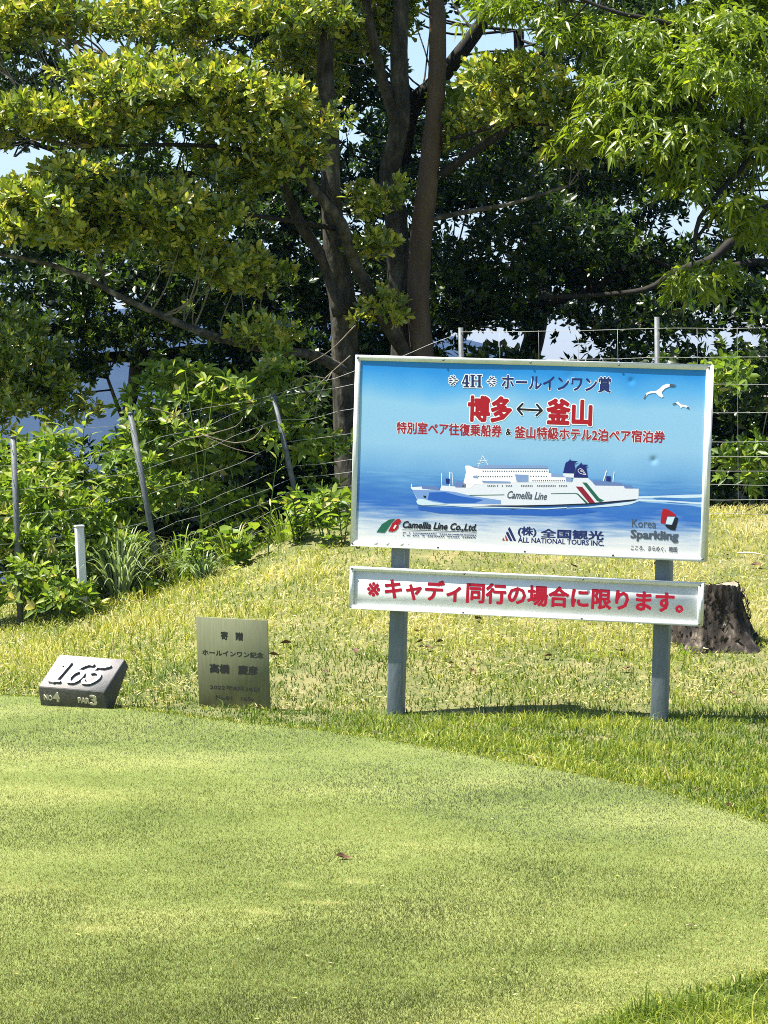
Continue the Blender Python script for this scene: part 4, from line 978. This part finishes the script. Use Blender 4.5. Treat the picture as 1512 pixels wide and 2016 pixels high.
# right front: long hanging leaves, bright green
b0 = W(1680, 1020, 20.5 + TREE_BACK)
t4 = empty('long_leaved_tree', (b0[0], b0[1], float(height(b0[0], b0[1])))); tag(t4, 'bright green tree with long hanging leaves reaching in from the right, above the sign', 'tree')
L4 = [limb(t4, 'trunk', [(1680, 1100, 20.8, 90), (1670, 800, 20.8, 70), (1650, 500, 20.8, 56), (1600, 200, 20.8, 44), (1560, -100, 20.8, 30)], M['bark_dark'], .06, 12, 50),
      limb(t4, 'branch', [(1640, 420, 20.7, 22), (1520, 120, 20.3, 16), (1478, 60, 20.1, 12), (1440, -10, 20.0, 9), (1400, -80, 20.0, 6)], M['bark_dark'], .05, 8, 51),
      limb(t4, 'branch', [(1640, 520, 20.8, 26), (1520, 440, 20.4, 20), (1440, 400, 20.0, 9), (1372, 468, 19.8, 7), (1372, 470, 19.8, 6)], M['bark_dark'], .05, 8, 52),
      limb(t4, 'branch', [(1368, 475, 19.8, 9), (1378, 430, 19.8, 10), (1420, 375, 19.9, 11), (1462, 330, 20.0, 11), (1476, 290, 20.0, 10), (1460, 250, 20.0, 8), (1470, 210, 20.0, 6), (1485, 170, 20.0, 5)], M['bark_dark'], .06, 8, 53),
      limb(t4, 'branch', [(1472, 285, 20.0, 8), (1440, 262, 19.9, 7), (1400, 240, 19.8, 6), (1370, 200, 19.7, 4)], M['bark_dark'], .06, 8, 54),
      limb(t4, 'branch', [(1640, 300, 20.8, 26), (1540, 180, 20.4, 18), (1350, 60, 20.0, 12), (1200, 20, 19.9, 8), (1060, -40, 19.9, 5)], M['bark_dark'], .06, 8, 55)]
BC = [(1430, 80, 20.0, 110, 55, .5), (1350, 160, 19.8, 120, 50, .5), (1460, 190, 19.9, 90, 50, .45), (1270, 210, 19.9, 90, 45, .4), (1330, 280, 19.8, 110, 45, .4), (1200, 270, 20.0, 80, 36, .35), (1480, 290, 20.1, 60, 40, .35), (1400, 350, 19.9, 90, 40, .4),
      (1450, 430, 19.7, 60, 26, .3), (1390, 560, 19.9, 60, 24, .3), (1490, 480, 20.1, 40, 40, .3), (1150, 60, 20.1, 70, 30, .4), (1240, 110, 20.0, 90, 40, .4), (1330, 30, 20.1, 90, 40, .4), (1500, 0, 20.2, 80, 50, .5), (1040, 10, 20.2, 60, 22, .3), (960, 10, 20.4, 45, 18, .3),
      (1600, 120, 20.2, 110, 80, .6), (1620, 330, 20.4, 90, 80, .5), (1400, -80, 20.6, 160, 50, .7), (1200, -70, 20.8, 150, 50, .7), (900, 180, 21.9, 35, 30, .25), (1600, -100, 20.8, 150, 60, .7)]
P, A, C = crown_tips(BC, g, .17, 18, 1.05)
v, f, t = rosettes(P, unit(A + np.array([0, 0, -.3])), g, 8, (.055, .108), .27, (.5, .3), 8, (.7, 1.7), .45)
mesh_np('crown', v, f, M['leaf_bright'], t4, tint=t); nC = len(f)
o = twigs_to(C, np.vstack(L4), g, 160, .004).build('twigs', M['bark_dark'], t4); o['kind'] = 'stuff'
rel(t4)
# dark overhang at the left edge
tot['e'] = back_tree('overhanging_tree', 'dark olive overhanging bough at the left edge above the weeds', (-160, 1100, 20.6),
    [('trunk', [(-170, 1180, 20.8, 60), (-160, 950, 20.8, 50), (-120, 760, 20.6, 36), (-60, 690, 20.4, 22), (30, 680, 20.2, 12)]), ('branch', [(-110, 760, 20.6, 20), (-20, 740, 20.3, 12), (80, 760, 20.1, 7)])],
    [(30, 690, 20.1, 80, 34, .4), (20, 750, 20.1, 100, 40, .4), (-60, 720, 20.3, 80, 70, .5), (90, 760, 20.1, 50, 26, .3), (40, 800, 20.1, 70, 30, .3), (150, 800, 20.2, 40, 30, .25), (-60, 820, 20.3, 70, 60, .4), (-30, 640, 20.2, 60, 30, .3)], 61, 'leaf_olive', (.36, .26), 8, 1.0, (.045, .075), .38, kind=6, cr_=.17, per=20)
# slim pale tree in the gap
tot['f'] = back_tree('slim_tree', 'slim pale-stemmed young tree in the gap with the blue hill behind', (240, 1000, 23.0),
    [('trunk', [(240, 1060, 22.8, 30), (246, 900, 22.8, 27), (250, 820, 22.8, 24), (262, 770, 22.8, 24), (270, 712, 22.8, 26), (290, 640, 22.8, 18), (290, 560, 22.8, 8)]),
     ('branch', [(247, 835, 22.8, 10), (228, 790, 22.7, 8), (212, 745, 22.7, 6)]), ('branch', [(280, 725, 22.8, 10), (305, 715, 22.8, 8), (325, 690, 22.7, 6)])],
    [(195, 650, 22.6, 80, 40, .35), (170, 720, 22.5, 22, 26, .15), (100, 730, 22.6, 60, 34, .3), (300, 640, 22.7, 70, 34, .3), (345, 765, 22.5, 45, 22, .2)], 67, 'leaf_dark', (.6, .3), 8, .8, (.05, .08), .42, 'bark_pale', 6, 14, .15)

# --- understorey: hedge like mass beyond the fence
def mass(name, label, cat, blobs, mat, seed, kind=4, k=7, L=(.06, .11), wr=.42, tint=(.4, .3), cr_=.2, per=16, dens=1.0, spread=(.5, 1.5), droop=.1, back=0.0):
    g = np.random.default_rng(seed)
    P, A, C = crown_tips(blobs, g, cr_, per, dens, back)
    ok = P[:, 2] > height(P[:, 0], P[:, 1]) - .05
    P, A = P[ok], A[ok]
    v, f, t = rosettes(P, A, g, k, L, wr, tint, kind, spread, droop)
    o = mesh_np(name, v, f, M[mat], tint=t); tag(o, label, cat, kind='stuff')
    return len(f)
H2 = [(200, 800, 50, 60), (170, 860, 20, 30)]
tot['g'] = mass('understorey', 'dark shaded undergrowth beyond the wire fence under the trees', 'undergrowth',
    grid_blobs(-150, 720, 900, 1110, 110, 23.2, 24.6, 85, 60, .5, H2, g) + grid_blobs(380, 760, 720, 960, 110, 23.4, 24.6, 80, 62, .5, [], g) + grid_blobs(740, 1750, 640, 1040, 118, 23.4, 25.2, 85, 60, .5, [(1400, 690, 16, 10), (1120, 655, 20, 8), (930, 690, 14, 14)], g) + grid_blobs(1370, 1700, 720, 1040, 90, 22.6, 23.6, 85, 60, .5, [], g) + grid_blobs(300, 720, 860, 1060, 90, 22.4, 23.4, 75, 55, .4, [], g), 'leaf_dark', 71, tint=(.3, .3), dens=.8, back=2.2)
tot['i'] = mass('shrub_belt', 'leafy green shrubs growing up behind the left wire fence', 'shrubs',
    [(300, 800, 22.7, 55, 40, .3), (350, 860, 22.6, 50, 50, .3), (410, 765, 22.9, 60, 32, .3), (340, 760, 23.0, 50, 26, .3), (545, 735, 23.0, 34, 40, .25), (548, 830, 22.8, 26, 50, .2), (270, 900, 22.5, 50, 36, .3), (430, 880, 23.1, 60, 34, .3), (480, 800, 23.3, 50, 50, .3), (610, 900, 23.0, 50, 40, .3), (640, 980, 22.7, 50, 40, .3), (440, 1000, 22.9, 60, 34, .3), (60, 880, 22.5, 60, 24, .25), (1440, 760, 22.7, 60, 30, .3), (1460, 900, 22.7, 60, 40, .3)], 'weed_leaf', 75, 6, 7, (.06, .11), .38, (.45, .32), .15, 12, .95, (.5, 1.4), .2)
tot['h'] = mass('bramble_thicket', 'sunlit tangle of bright green weeds along the left fence', 'weeds',
    [(50, 915, 22.2, 70, 30, .25), (130, 925, 22.3, 60, 26, .25), (330, 905, 23.2, 45, 26, .2), (60, 960, 21.9, 90, 36, .3), (140, 1000, 21.9, 90, 44, .3), (60, 1060, 21.7, 100, 46, .3), (60, 1140, 21.4, 90, 44, .25), (200, 1090, 21.9, 70, 44, .3), (230, 960, 22.2, 70, 34, .3), (280, 1060, 22.3, 60, 50, .3), (330, 960, 22.6, 60, 44, .3), (120, 1180, 21.3, 100, 28, .2), (240, 1160, 21.8, 70, 26, .2),
     (-60, 1060, 21.6, 90, 120, .4), (340, 1110, 22.4, 50, 30, .2), (430, 1090, 22.6, 60, 24, .2), (520, 1060, 22.7, 60, 20, .2), (600, 1030, 22.9, 50, 22, .2), (650, 1050, 22.6, 40, 22, .2)], 'weed_leaf', 73, 6, 7, (.05, .10), .36, (.5, .3), .13, 12, .9, (.5, 1.4), .2)

# ------------------------------------------------------------------ wire fences
WH = [.076, .166, .266, .355, .45, .545, .737, .923, 1.10, 1.29]
def at_fence(px, py, Yd): return W(px, py, Yd)
def wire_run(parent, ends, scale_, jitter=.006, bend=.0, seed=0, stays=(), wr=.0017):
    """ends: list of (base point, top point); wires join equal heights along the posts"""
    gq = np.random.default_rng(seed)
    for hh_ in WH:
        pts = []
        for (b, t), s in zip(ends, scale_):
            L = np.linalg.norm(t - b); pts.append(b + (t - b) * min(1.0, hh_ * s / L))
        full = []
        for a, b in zip(pts[:-1], pts[1:]):
            for u in np.linspace(0, 1, 6, endpoint=False):
                full.append(a + (b - a) * u + np.array([0, 0, -bend * 4 * u * (1 - u)]) + gq.normal(0, jitter, 3) * (0 < u))
        full.append(pts[-1])
        c, q = curve(full, [wr] * len(full), .12)
        mb = MB(); mb.tube(c, q, 5); mb.build('wire', M['wire'], parent)
    for (i, u) in stays:
        (b0_, t0_), (b1_, t1_) = ends[i], ends[i + 1]
        p0 = b0_ + (b1_ - b0_) * u; p1 = t0_ + (t1_ - t0_) * u - np.array([0, 0, .03])
        p1 = p0 + (p1 - p0) * min(1, 1.29 / np.linalg.norm(p1 - p0))
        c, q = curve([p0, (p0 + p1) / 2 + gq.normal(0, .004, 3), p1], [.0013] * 3, .2)
        mb = MB(); mb.tube(c, q, 4); mb.build('stay_wire', M['wire'], parent)

fl = empty('wire_fence', tuple(W(320, 1166, 22.0))); tag(fl, 'leaning wire fence on slanted grey posts running up through the weeds on the left', 'fence')
PL = [((40, 1222, 21.4), (26, 862, 21.4)), ((320, 1168, 22.0), (257, 815, 22.0)), ((600, 1052, 22.7), (538, 778, 22.7))]
ends = []
for (b, t) in PL:
    b_, t_ = W(*b), W(*t); d = unit(t_ - b_)
    mb = MB(); mb.tube([b_ - d * .15, (b_ + t_) / 2, t_], [.019] * 3, 12); mb.build('post', M['galv'], fl, True)
    mb = MB(); mb.tube([t_, t_ + d * .012], [.021, .021], 12); mb.build('post_cap', M['galv'], fl)
    ends.append((b_, t_))
off_l = (W(-330, 1260, 20.9), W(-345, 890, 20.9)); last = (W(912, 1034, 22.6), W(908, 648, 22.6))
wire_run(fl, [off_l] + ends + [last], [.93, .90, .88, .86, 1.0], .008, .012, 3, wr=.0015)
rel(fl)
fr = empty('wire_fence', tuple(W(1293, 1032, 22.2))); tag(fr, 'upright wire fence of square mesh behind the sign and the stump', 'fence')
PR = [((912, 1034, 22.5), (907, 645, 22.5)), ((1297, 1032, 22.2), (1293, 624, 22.2)), ((1690, 1034, 21.9), (1690, 618, 21.9)), ((2080, 1040, 21.6), (2083, 610, 21.6))]
ends = []
for (b, t) in PR:
    b_, t_ = W(*b), W(*t); d = unit(t_ - b_); mb = MB(); a = .016
    base = b_ - d * .12
    prof = [(-a, -a), (a, -a), (a, -a + .005), (-a + .005, -a + .005), (-a + .005, a), (-a, a)]
    mb.prism([base + np.array([x, y, 0]) for x, y in prof], t_ - base); mb.build('post', M['galv'], fr)
    ends.append((b_ + np.array([0, -.022, 0]), t_ + np.array([0, -.022, 0])))
wire_run(fr, ends, [1.0] * 4, .0015, .004, 4, [(i, u) for i in range(3) for u in (.2, .4, .6, .8)])
rel(fr)

# bare vine stems caught in the left fence
def vine(label, paths, Yd, r=.0045, mat='twig'):
    b = W(paths[0][0][0], paths[0][0][1], Yd); e = empty('bare_vine', tuple(b)); tag(e, label, 'vine')
    for p in paths:
        c, q = curve([W(x, y, Yd - .05 + .02 * i) for i, (x, y) in enumerate(p)], np.linspace(r, r * .5, len(p)), .05)
        mb = MB(); mb.tube(c, q, 6, rough=.08, seed=len(p)); mb.build('stem', M[mat], e, True)
    rel(e)
vine('pale bare vine stem crossing the left fence between its second and third posts', [[(296, 803), (330, 812), (352, 823), (398, 856), (463, 884), (514, 895)], [(333, 881), (360, 866), (398, 858), (463, 840), (478, 822)], [(398, 856), (463, 872), (500, 862), (518, 838)]], 22.0)
vine('bare brown twigs hanging beside the left trunk above the third leaning post', [[(690, 700), (640, 745), (600, 790), (560, 840)], [(640, 745), (600, 740), (565, 760)], [(655, 730), (625, 790), (622, 850)], [(700, 640), (650, 690), (600, 720)]], 22.9, .004)
vine('thin bare stems rising at the right edge behind the fence', [[(1512, 985), (1460, 1010), (1395, 1030)], [(1520, 760), (1490, 900), (1440, 1030)]], 22.6, .004)

# ------------------------------------------------------------------ individual plants
def plant(name, label, cat, px, py, hgt, mat, seed, stems=5, per=12, L=(.07, .12), wr=.36, lean=.35, kind=8, up=.4, droop=.35, tint=(.5, .25), group=None, dy=0.0):
    g = np.random.default_rng(seed); b = G(px, py); b[1] += dy; b[2] = height(b[0], b[1])
    e = empty(name, tuple(b)); tag(e, label, cat, group)
    sm = MB(); parts = []
    for i in range(stems):
        a = g.uniform(0, 6.28); ln = g.uniform(.1, lean) * hgt; H = hgt * g.uniform(.7, 1.08)
        r0 = g.normal(0, .03, 2)
        P = [np.array([r0[0], r0[1], -.02]), np.array([r0[0] + ln * .35 * math.cos(a), r0[1] + ln * .35 * math.sin(a), H * .5]), np.array([r0[0] + ln * math.cos(a), r0[1] + ln * math.sin(a), H])]
        c, q = curve(P, [.005, .004, .002], .05); sm.tube(c, q, 5, cap=False)
        idx_ = np.linspace(len(c) * .15, len(c) - 1, per).astype(int)
        pos = c[idx_]; ph = np.arange(per) * 2.4 + g.uniform(0, 6)
        d = np.stack([np.cos(ph), np.sin(ph), np.full(per, up) + g.normal(0, .25, per)], 1)
        parts.append(leaves(pos, d, np.tile([0, 0, 1.0], (per, 1)) + g.normal(0, .3, (per, 3)), g.uniform(L[0], L[1], per), g.uniform(L[0], L[1], per) * wr, np.clip(g.normal(tint[0], tint[1], per), 0, 1), kind, droop))
    sm.build('stem', M[mat], e)
    v, f, t = join_leaf(parts); mesh_np('foliage', v, f, M[mat], e, tint=t)
    return e
WG = 'leafy weeds along the left fence'
plant('tall_weed', 'tall yellow-green weed beside the leftmost fence post', 'weed', 75, 1215, .95, 'weed_leaf', 1, 7, 18, (.10, .16), .28, group=WG, up=.7, dy=.45)
plant('tall_weed', 'tallest long-leaved weed, its top against the blue hill', 'weed', 135, 1200, 1.25, 'weed_leaf', 2, 6, 20, (.12, .19), .22, .25, up=.8, group=WG, tint=(.65, .2), dy=.45)
plant('tall_weed', 'broad-leaved weed right behind the white stake', 'weed', 190, 1190, .8, 'weed_leaf', 3, 8, 16, (.08, .13), .34, group=WG, dy=.45)
plant('broadleaf_weed', 'low broad-leaved weed left of the white stake', 'weed', 66, 1226, .45, 'weed_leaf', 4, 8, 12, (.08, .12), .42, group=WG, dy=.45)
plant('broadleaf_weed', 'low pale-tipped weed at the foot of the second leaning fence post', 'weed', 290, 1172, .32, 'weed_leaf', 5, 6, 9, (.06, .11), .45, group=WG, tint=(.7, .2), dy=.45)
plant('broadleaf_weed', 'round-leaved weed on the grass edge halfway between the second and third leaning posts', 'weed', 470, 1118, .26, 'weed_leaf', 6, 5, 7, (.08, .13), .75, .5, 6, .5, .1, group=WG)
plant('broadleaf_weed', 'leafy weed at the foot of the third leaning post', 'weed', 590, 1065, .3, 'weed_leaf', 7, 7, 9, (.06, .11), .5, .6, 6, .5, .2, group=WG)
plant('broadleaf_weed', 'leafy weed against the left edge of the sign', 'weed', 655, 1072, .36, 'weed_leaf', 8, 7, 10, (.06, .11), .5, .6, 6, .5, .2, group=WG)
plant('broadleaf_weed', 'spreading weed just right of the second leaning post', 'weed', 385, 1145, .34, 'weed_leaf', 9, 6, 10, (.07, .12), .4, .6, group=WG)
plant('tall_weed', 'single tall thin stalk right of the vines on the left fence', 'weed', 525, 1095, .62, 'weed_leaf', 10, 1, 7, (.08, .14), .15, .1, up=1.6, group=WG, tint=(.8, .1))
plant('fan_leaved_shrub', 'young shrub with a fan of bright yellow-green leaves above the second leaning post', 'shrub', 385, 1140, 1.42, 'palm', 11, 2, 4, (.10, .18), .26, .12, tint=(.6, .2), dy=.55)
for (px, py, Yd, s, lab) in ((395, 735, 22.9, .20, 'splayed fan of bright yellow leaves lit against the dark trunk'), (445, 800, 22.8, .13, 'smaller pale fan of leaves low against the dark leaning trunk')):
    g = np.random.default_rng(int(px)); n = 15; b = W(px, py, Yd); k = np.linspace(-1.3, 1.3, n)
    d = np.stack([np.sin(k), -.5 + .2 * g.normal(0, 1, n), np.cos(k) * .55 - .15], 1)
    v, f, t = leaves(np.tile([0, 0, 0.0], (n, 1)), d, np.tile([0, -.6, .8], (n, 1)), g.uniform(.8, 1.1, n) * s, s * .22, g.uniform(.4, 1, n), 8, .35)
    e = empty('leaf_fan', tuple(b)); tag(e, lab, 'leaves'); mesh_np('leaflets', v, f, M['palm'], e, tint=t)
    mb = MB(); c, q = curve([(0, 0, 0), (.05, .2, -.15), (.06, .45, -.5)], [.003, .004, .006], .05); mb.tube(c, q, 5); mb.build('leaf_stalk', M['bark_dark'], e)

def strap_clump(name, label, cat, b, n, L, wd, mat, seed, spread=1.0, tint=(.5, .25), group=None):
    g = np.random.default_rng(seed); e = empty(name, tuple(b)); tag(e, label, cat, group)
    K = 7; a = g.uniform(0, 6.28, n); el = g.uniform(.15, .85, n) * spread; Ln = g.uniform(.55, 1, n) * L
    t = np.linspace(0, 1, K)[None, :]
    r_ = Ln[:, None] * (np.sin(el)[:, None] * t + .35 * el[:, None] * t ** 2.5); z = Ln[:, None] * (np.cos(el)[:, None] * t - (.35 + .4 * el[:, None]) * t ** 2.6)
    r0 = g.uniform(0, .08, (n, 1))
    cx = (r_ + r0) * np.cos(a)[:, None]; cy = (r_ + r0) * np.sin(a)[:, None]
    w = wd * (1 - t ** 2.2) * .5 + .0006; s = np.stack([-np.sin(a), np.cos(a), 0 * a], 1)[:, None, :]
    c = np.stack([cx, cy, z], -1); v = np.stack([c - s * w[..., None], c + s * w[..., None]], 2).reshape(-1, 3)
    i = (np.arange(n)[:, None] * K + np.arange(K - 1)[None, :]) * 2
    f = np.stack([i, i + 1, i + 3, i + 2], -1).reshape(-1, 4)
    mesh_np('blades', v, f, M[mat], e, tint=np.repeat(np.clip(g.normal(tint[0], tint[1], n), 0, 1), K - 1))
    return e
def gb(px, py):
    b = G(px, py); b[2] = height(b[0], b[1]) - .01; return b
strap_clump('silver_grass', 'large clump of silvery arching grass left of the second leaning post', 'grass clump', gb(236, 1182), 200, .85, .013, 'silver', 1, .75)
strap_clump('silver_grass', 'thin clump of pale arching grass right of the second leaning post', 'grass clump', gb(400, 1140), 60, .42, .010, 'silver', 2, .9)
for px, py, n_, L_, sd, lab in ((52, 1222, 60, .80, 21, 'tall wispy grass clump beside the leftmost fence post'), (120, 1200, 70, .95, 22, 'tall wispy grass clump left of the white stake'), (300, 1168, 60, .62, 23, 'wispy grass clump at the foot of the second leaning post'), (352, 1158, 50, .70, 24, 'wispy grass clump just right of the second leaning post'), (450, 1120, 50, .52, 25, 'wispy grass clump between the vines and the round-leaved weed'), (560, 1078, 44, .44, 26, 'wispy grass clump left of the third leaning post')):
    b = gb(px, py); b[1] += .22; b[2] = height(b[0], b[1]) - .01
    strap_clump('tall_grass', lab, 'grass clump', b, n_, L_, .009, 'weed_leaf', sd, .7, (.75, .25), 'wispy grass along the left fence')
strap_clump('grass_tuft', 'green tuft of grass at the left foot of the stump', 'grass tuft', gb(1352, 1287), 34, .13, .006, 'weed_leaf', 3, .9)
strap_clump('grass_tuft', 'green tuft of grass growing against the right side of the stump', 'grass tuft', gb(1468, 1268), 60, .19, .007, 'weed_leaf', 4, .9)
strap_clump('grass_tuft', 'fresh green tuft in the straw behind the sign, between its posts', 'grass tuft', gb(1150, 1300), 30, .12, .005, 'weed_leaf', 5, .8)
strap_clump('grass_tuft', 'green tuft in the grass at the foot of the right signpost', 'grass tuft', gb(1340, 1412), 40, .10, .005, 'weed_leaf', 6, .8)
strap_clump('grass_tuft', 'green tuft in front of the foot of the memorial plaque', 'grass tuft', gb(500, 1404), 46, .07, .004, 'weed_leaf', 7, 1.0)
strap_clump('grass_tuft', 'green tuft at the left foot of the memorial plaque', 'grass tuft', gb(405, 1397), 40, .06, .004, 'weed_leaf', 8, 1.0)

# ------------------------------------------------------------------ fallen leaves
def fallen(px, py, size, mat, label, rot=None, group=None, up=.012, curl=.35):
    b = G(px, py); z = .012 if in_poly(np.array([b[0]]), np.array([b[1]]), tee_loop)[0] else float(height(b[0], b[1])) + .022
    K = 7; W_ = 5; v = []
    for i in range(K):
        t = i / (K - 1)
        w = size * .26 * math.sin(math.pi * min(1, t * .96 + .02)) ** .8 + .0004
        for j in range(W_):
            s = (j / (W_ - 1) - .5) * 2
            v.append((size * (t - .5), s * w, size * curl * (t - .5) ** 2 + w * .9 * s * s * (.5 + .5 * math.sin(i))))
    f = [(i * W_ + j, i * W_ + j + 1, (i + 1) * W_ + j + 1, (i + 1) * W_ + j) for i in range(K - 1) for j in range(W_ - 1)]
    o = mesh_np('fallen_leaf', v, np.array(f), M[mat], smooth_sh=True)
    o.location = (b[0], b[1], z); o.rotation_euler = (rnd.uniform(-.4, .4), rnd.uniform(-.3, .3), rnd.uniform(0, 6.28) if rot is None else rot)
    tag(o, label, 'leaf', group); return o
fallen(676, 1699, .055, 'dead_leaf', 'curled reddish-brown leaf lying in the middle of the mown tee', .2)
fallen(1361, 1837, .036, 'straw_leaf', 'small pale leaf on the mown tee near its right edge', .3)
fallen(1375, 1566, .04, 'dead_leaf', 'dark little leaf in the rough beside the right edge of the tee', 1.2)
fallen(1438, 1598, .05, 'dead_leaf', 'tan leaf in the rough nearest the right edge of the picture', .2)
fallen(1048, 1506, .05, 'straw_leaf', 'bleached leaf on the tee edge below the right half of the sign', .1)
fallen(741, 1453, .05, 'straw_leaf', 'bleached leaf on the tee edge below the left signpost', .1)
fallen(1008, 1446, .05, 'dead_leaf', 'orange-brown leaf standing in the grass midway below the sign', 1.3)
fallen(567, 1274, .09, 'dead_leaf', 'dark curled leaf right of the plaque, level with its upper lines', .3)
fallen(543, 1298, .08, 'dead_leaf', 'tan leaf touching the right edge of the plaque', .1)
for x, y, lab in [(822, 1250, 'dead leaf just right of the left signpost, right under the caption board'), (845, 1283, 'largest dark leaf in the cluster right of the left signpost'), (862, 1272, 'dark leaf at the right of the cluster near the left signpost'), (826, 1272, 'small dead leaf between the left signpost and the leaf cluster'),
    (885, 1314, 'lowest dead leaf right of the left signpost'), (1075, 1300, 'dark dead leaf in the middle between the two signposts'), (1222, 1290, 'upper of two dead leaves left of the right signpost'), (1232, 1325, 'lower of two dead leaves left of the right signpost'), (1290, 1118, 'dead leaf in the gap between the boards beside the right signpost'),
    (930, 1330, 'tan dead leaf low on the straw between the signposts'), (1160, 1230, 'dead leaf close under the right half of the caption board'), (940, 1226, 'dead leaf close under the left half of the caption board'), (1130, 1122, 'dead leaf in the gap between the boards, near their middle'),
    (640, 1330, 'dead leaf in the grass between the plaque and the left signpost'), (1445, 1375, 'dead leaf in the green grass below the stump'), (1430, 1100, 'dead leaf on bare straw above the stump'), (1490, 1120, 'dead leaf on bare straw at the right edge above the stump'), (700, 1290, 'dead leaf left of the left signpost on the bank'), (262, 1290, 'dead leaf on the bank between the stone marker and the plaque')]:
    fallen(x, y, rnd.uniform(.05, .08), 'dead_leaf', lab, None, 'dead leaves on the bank')
# dry sticks
for (x0, y0, x1, y1, lab) in ((1452, 1098, 1512, 1104, 'thin dry stick lying on the bare straw above the stump'), (1330, 1262, 1390, 1288, 'short pale stick lying at the foot of the stump')):
    a, b = G(x0, y0), G(x1, y1); a[2] += .03; b[2] += .03
    c, q = curve([a, (a + b) / 2 + np.array([0, 0, .01]), b], [.006, .005, .003], .04); mb = MB(); mb.tube(c, q, 6, rough=.15)
    tag(mb.build('dry_stick', M['straw_leaf'], None, True), lab, 'stick')

# ------------------------------------------------------------------ far hills and the air in front of them
hx = np.linspace(-2600, 2600, 160); hy = np.linspace(1700, 3600, 40); HX, HY = np.meshgrid(hx, hy)
gh = np.random.default_rng(8); rough_ = sum(gh.uniform(.5, 1) / k * np.sin(HX * k / 520 + gh.uniform(0, 6)) * np.cos(HY * k / 610 + gh.uniform(0, 6)) for k in (1, 2, 3, 5, 8, 13, 21))
HZ = -115 + (205 + 26 * rough_) * smooth((HY - 1750) / 1000) * (1 - .6 * smooth((HY - 2900) / 700)) * (1 - .5 * smooth((HX + 120) / 500))
q = np.arange(HX.size).reshape(HX.shape)
M['forest'] = noise_mat('distant_forest', [(.3, (.006, .011, .009)), (.7, (.015, .024, .017))], .02, .95, .8, bscale=.08)
hills = mesh_np('hills', np.stack([HX, HY, HZ], -1), np.stack([q[:-1, :-1], q[:-1, 1:], q[1:, 1:], q[1:, :-1]], -1).reshape(-1, 4), M['forest'], smooth_sh=True)
tag(hills, kind='structure')
m, n, l, out = node_mat('haze_air'); vo = n.new('ShaderNodeVolumePrincipled'); vo.inputs['Color'].default_value = (.15, .38, .95, 1); vo.inputs['Density'].default_value = .00012
l.new(vo.outputs[0], out.inputs['Volume'])
mb = MB(); mb.box(-4100, 4100, -4100, 4100, -330, 160); hz = mb.build('haze', m); tag(hz, kind='stuff'); hz['label'] = 'pale blue haze in the air over the valley'; hz['category'] = 'haze'
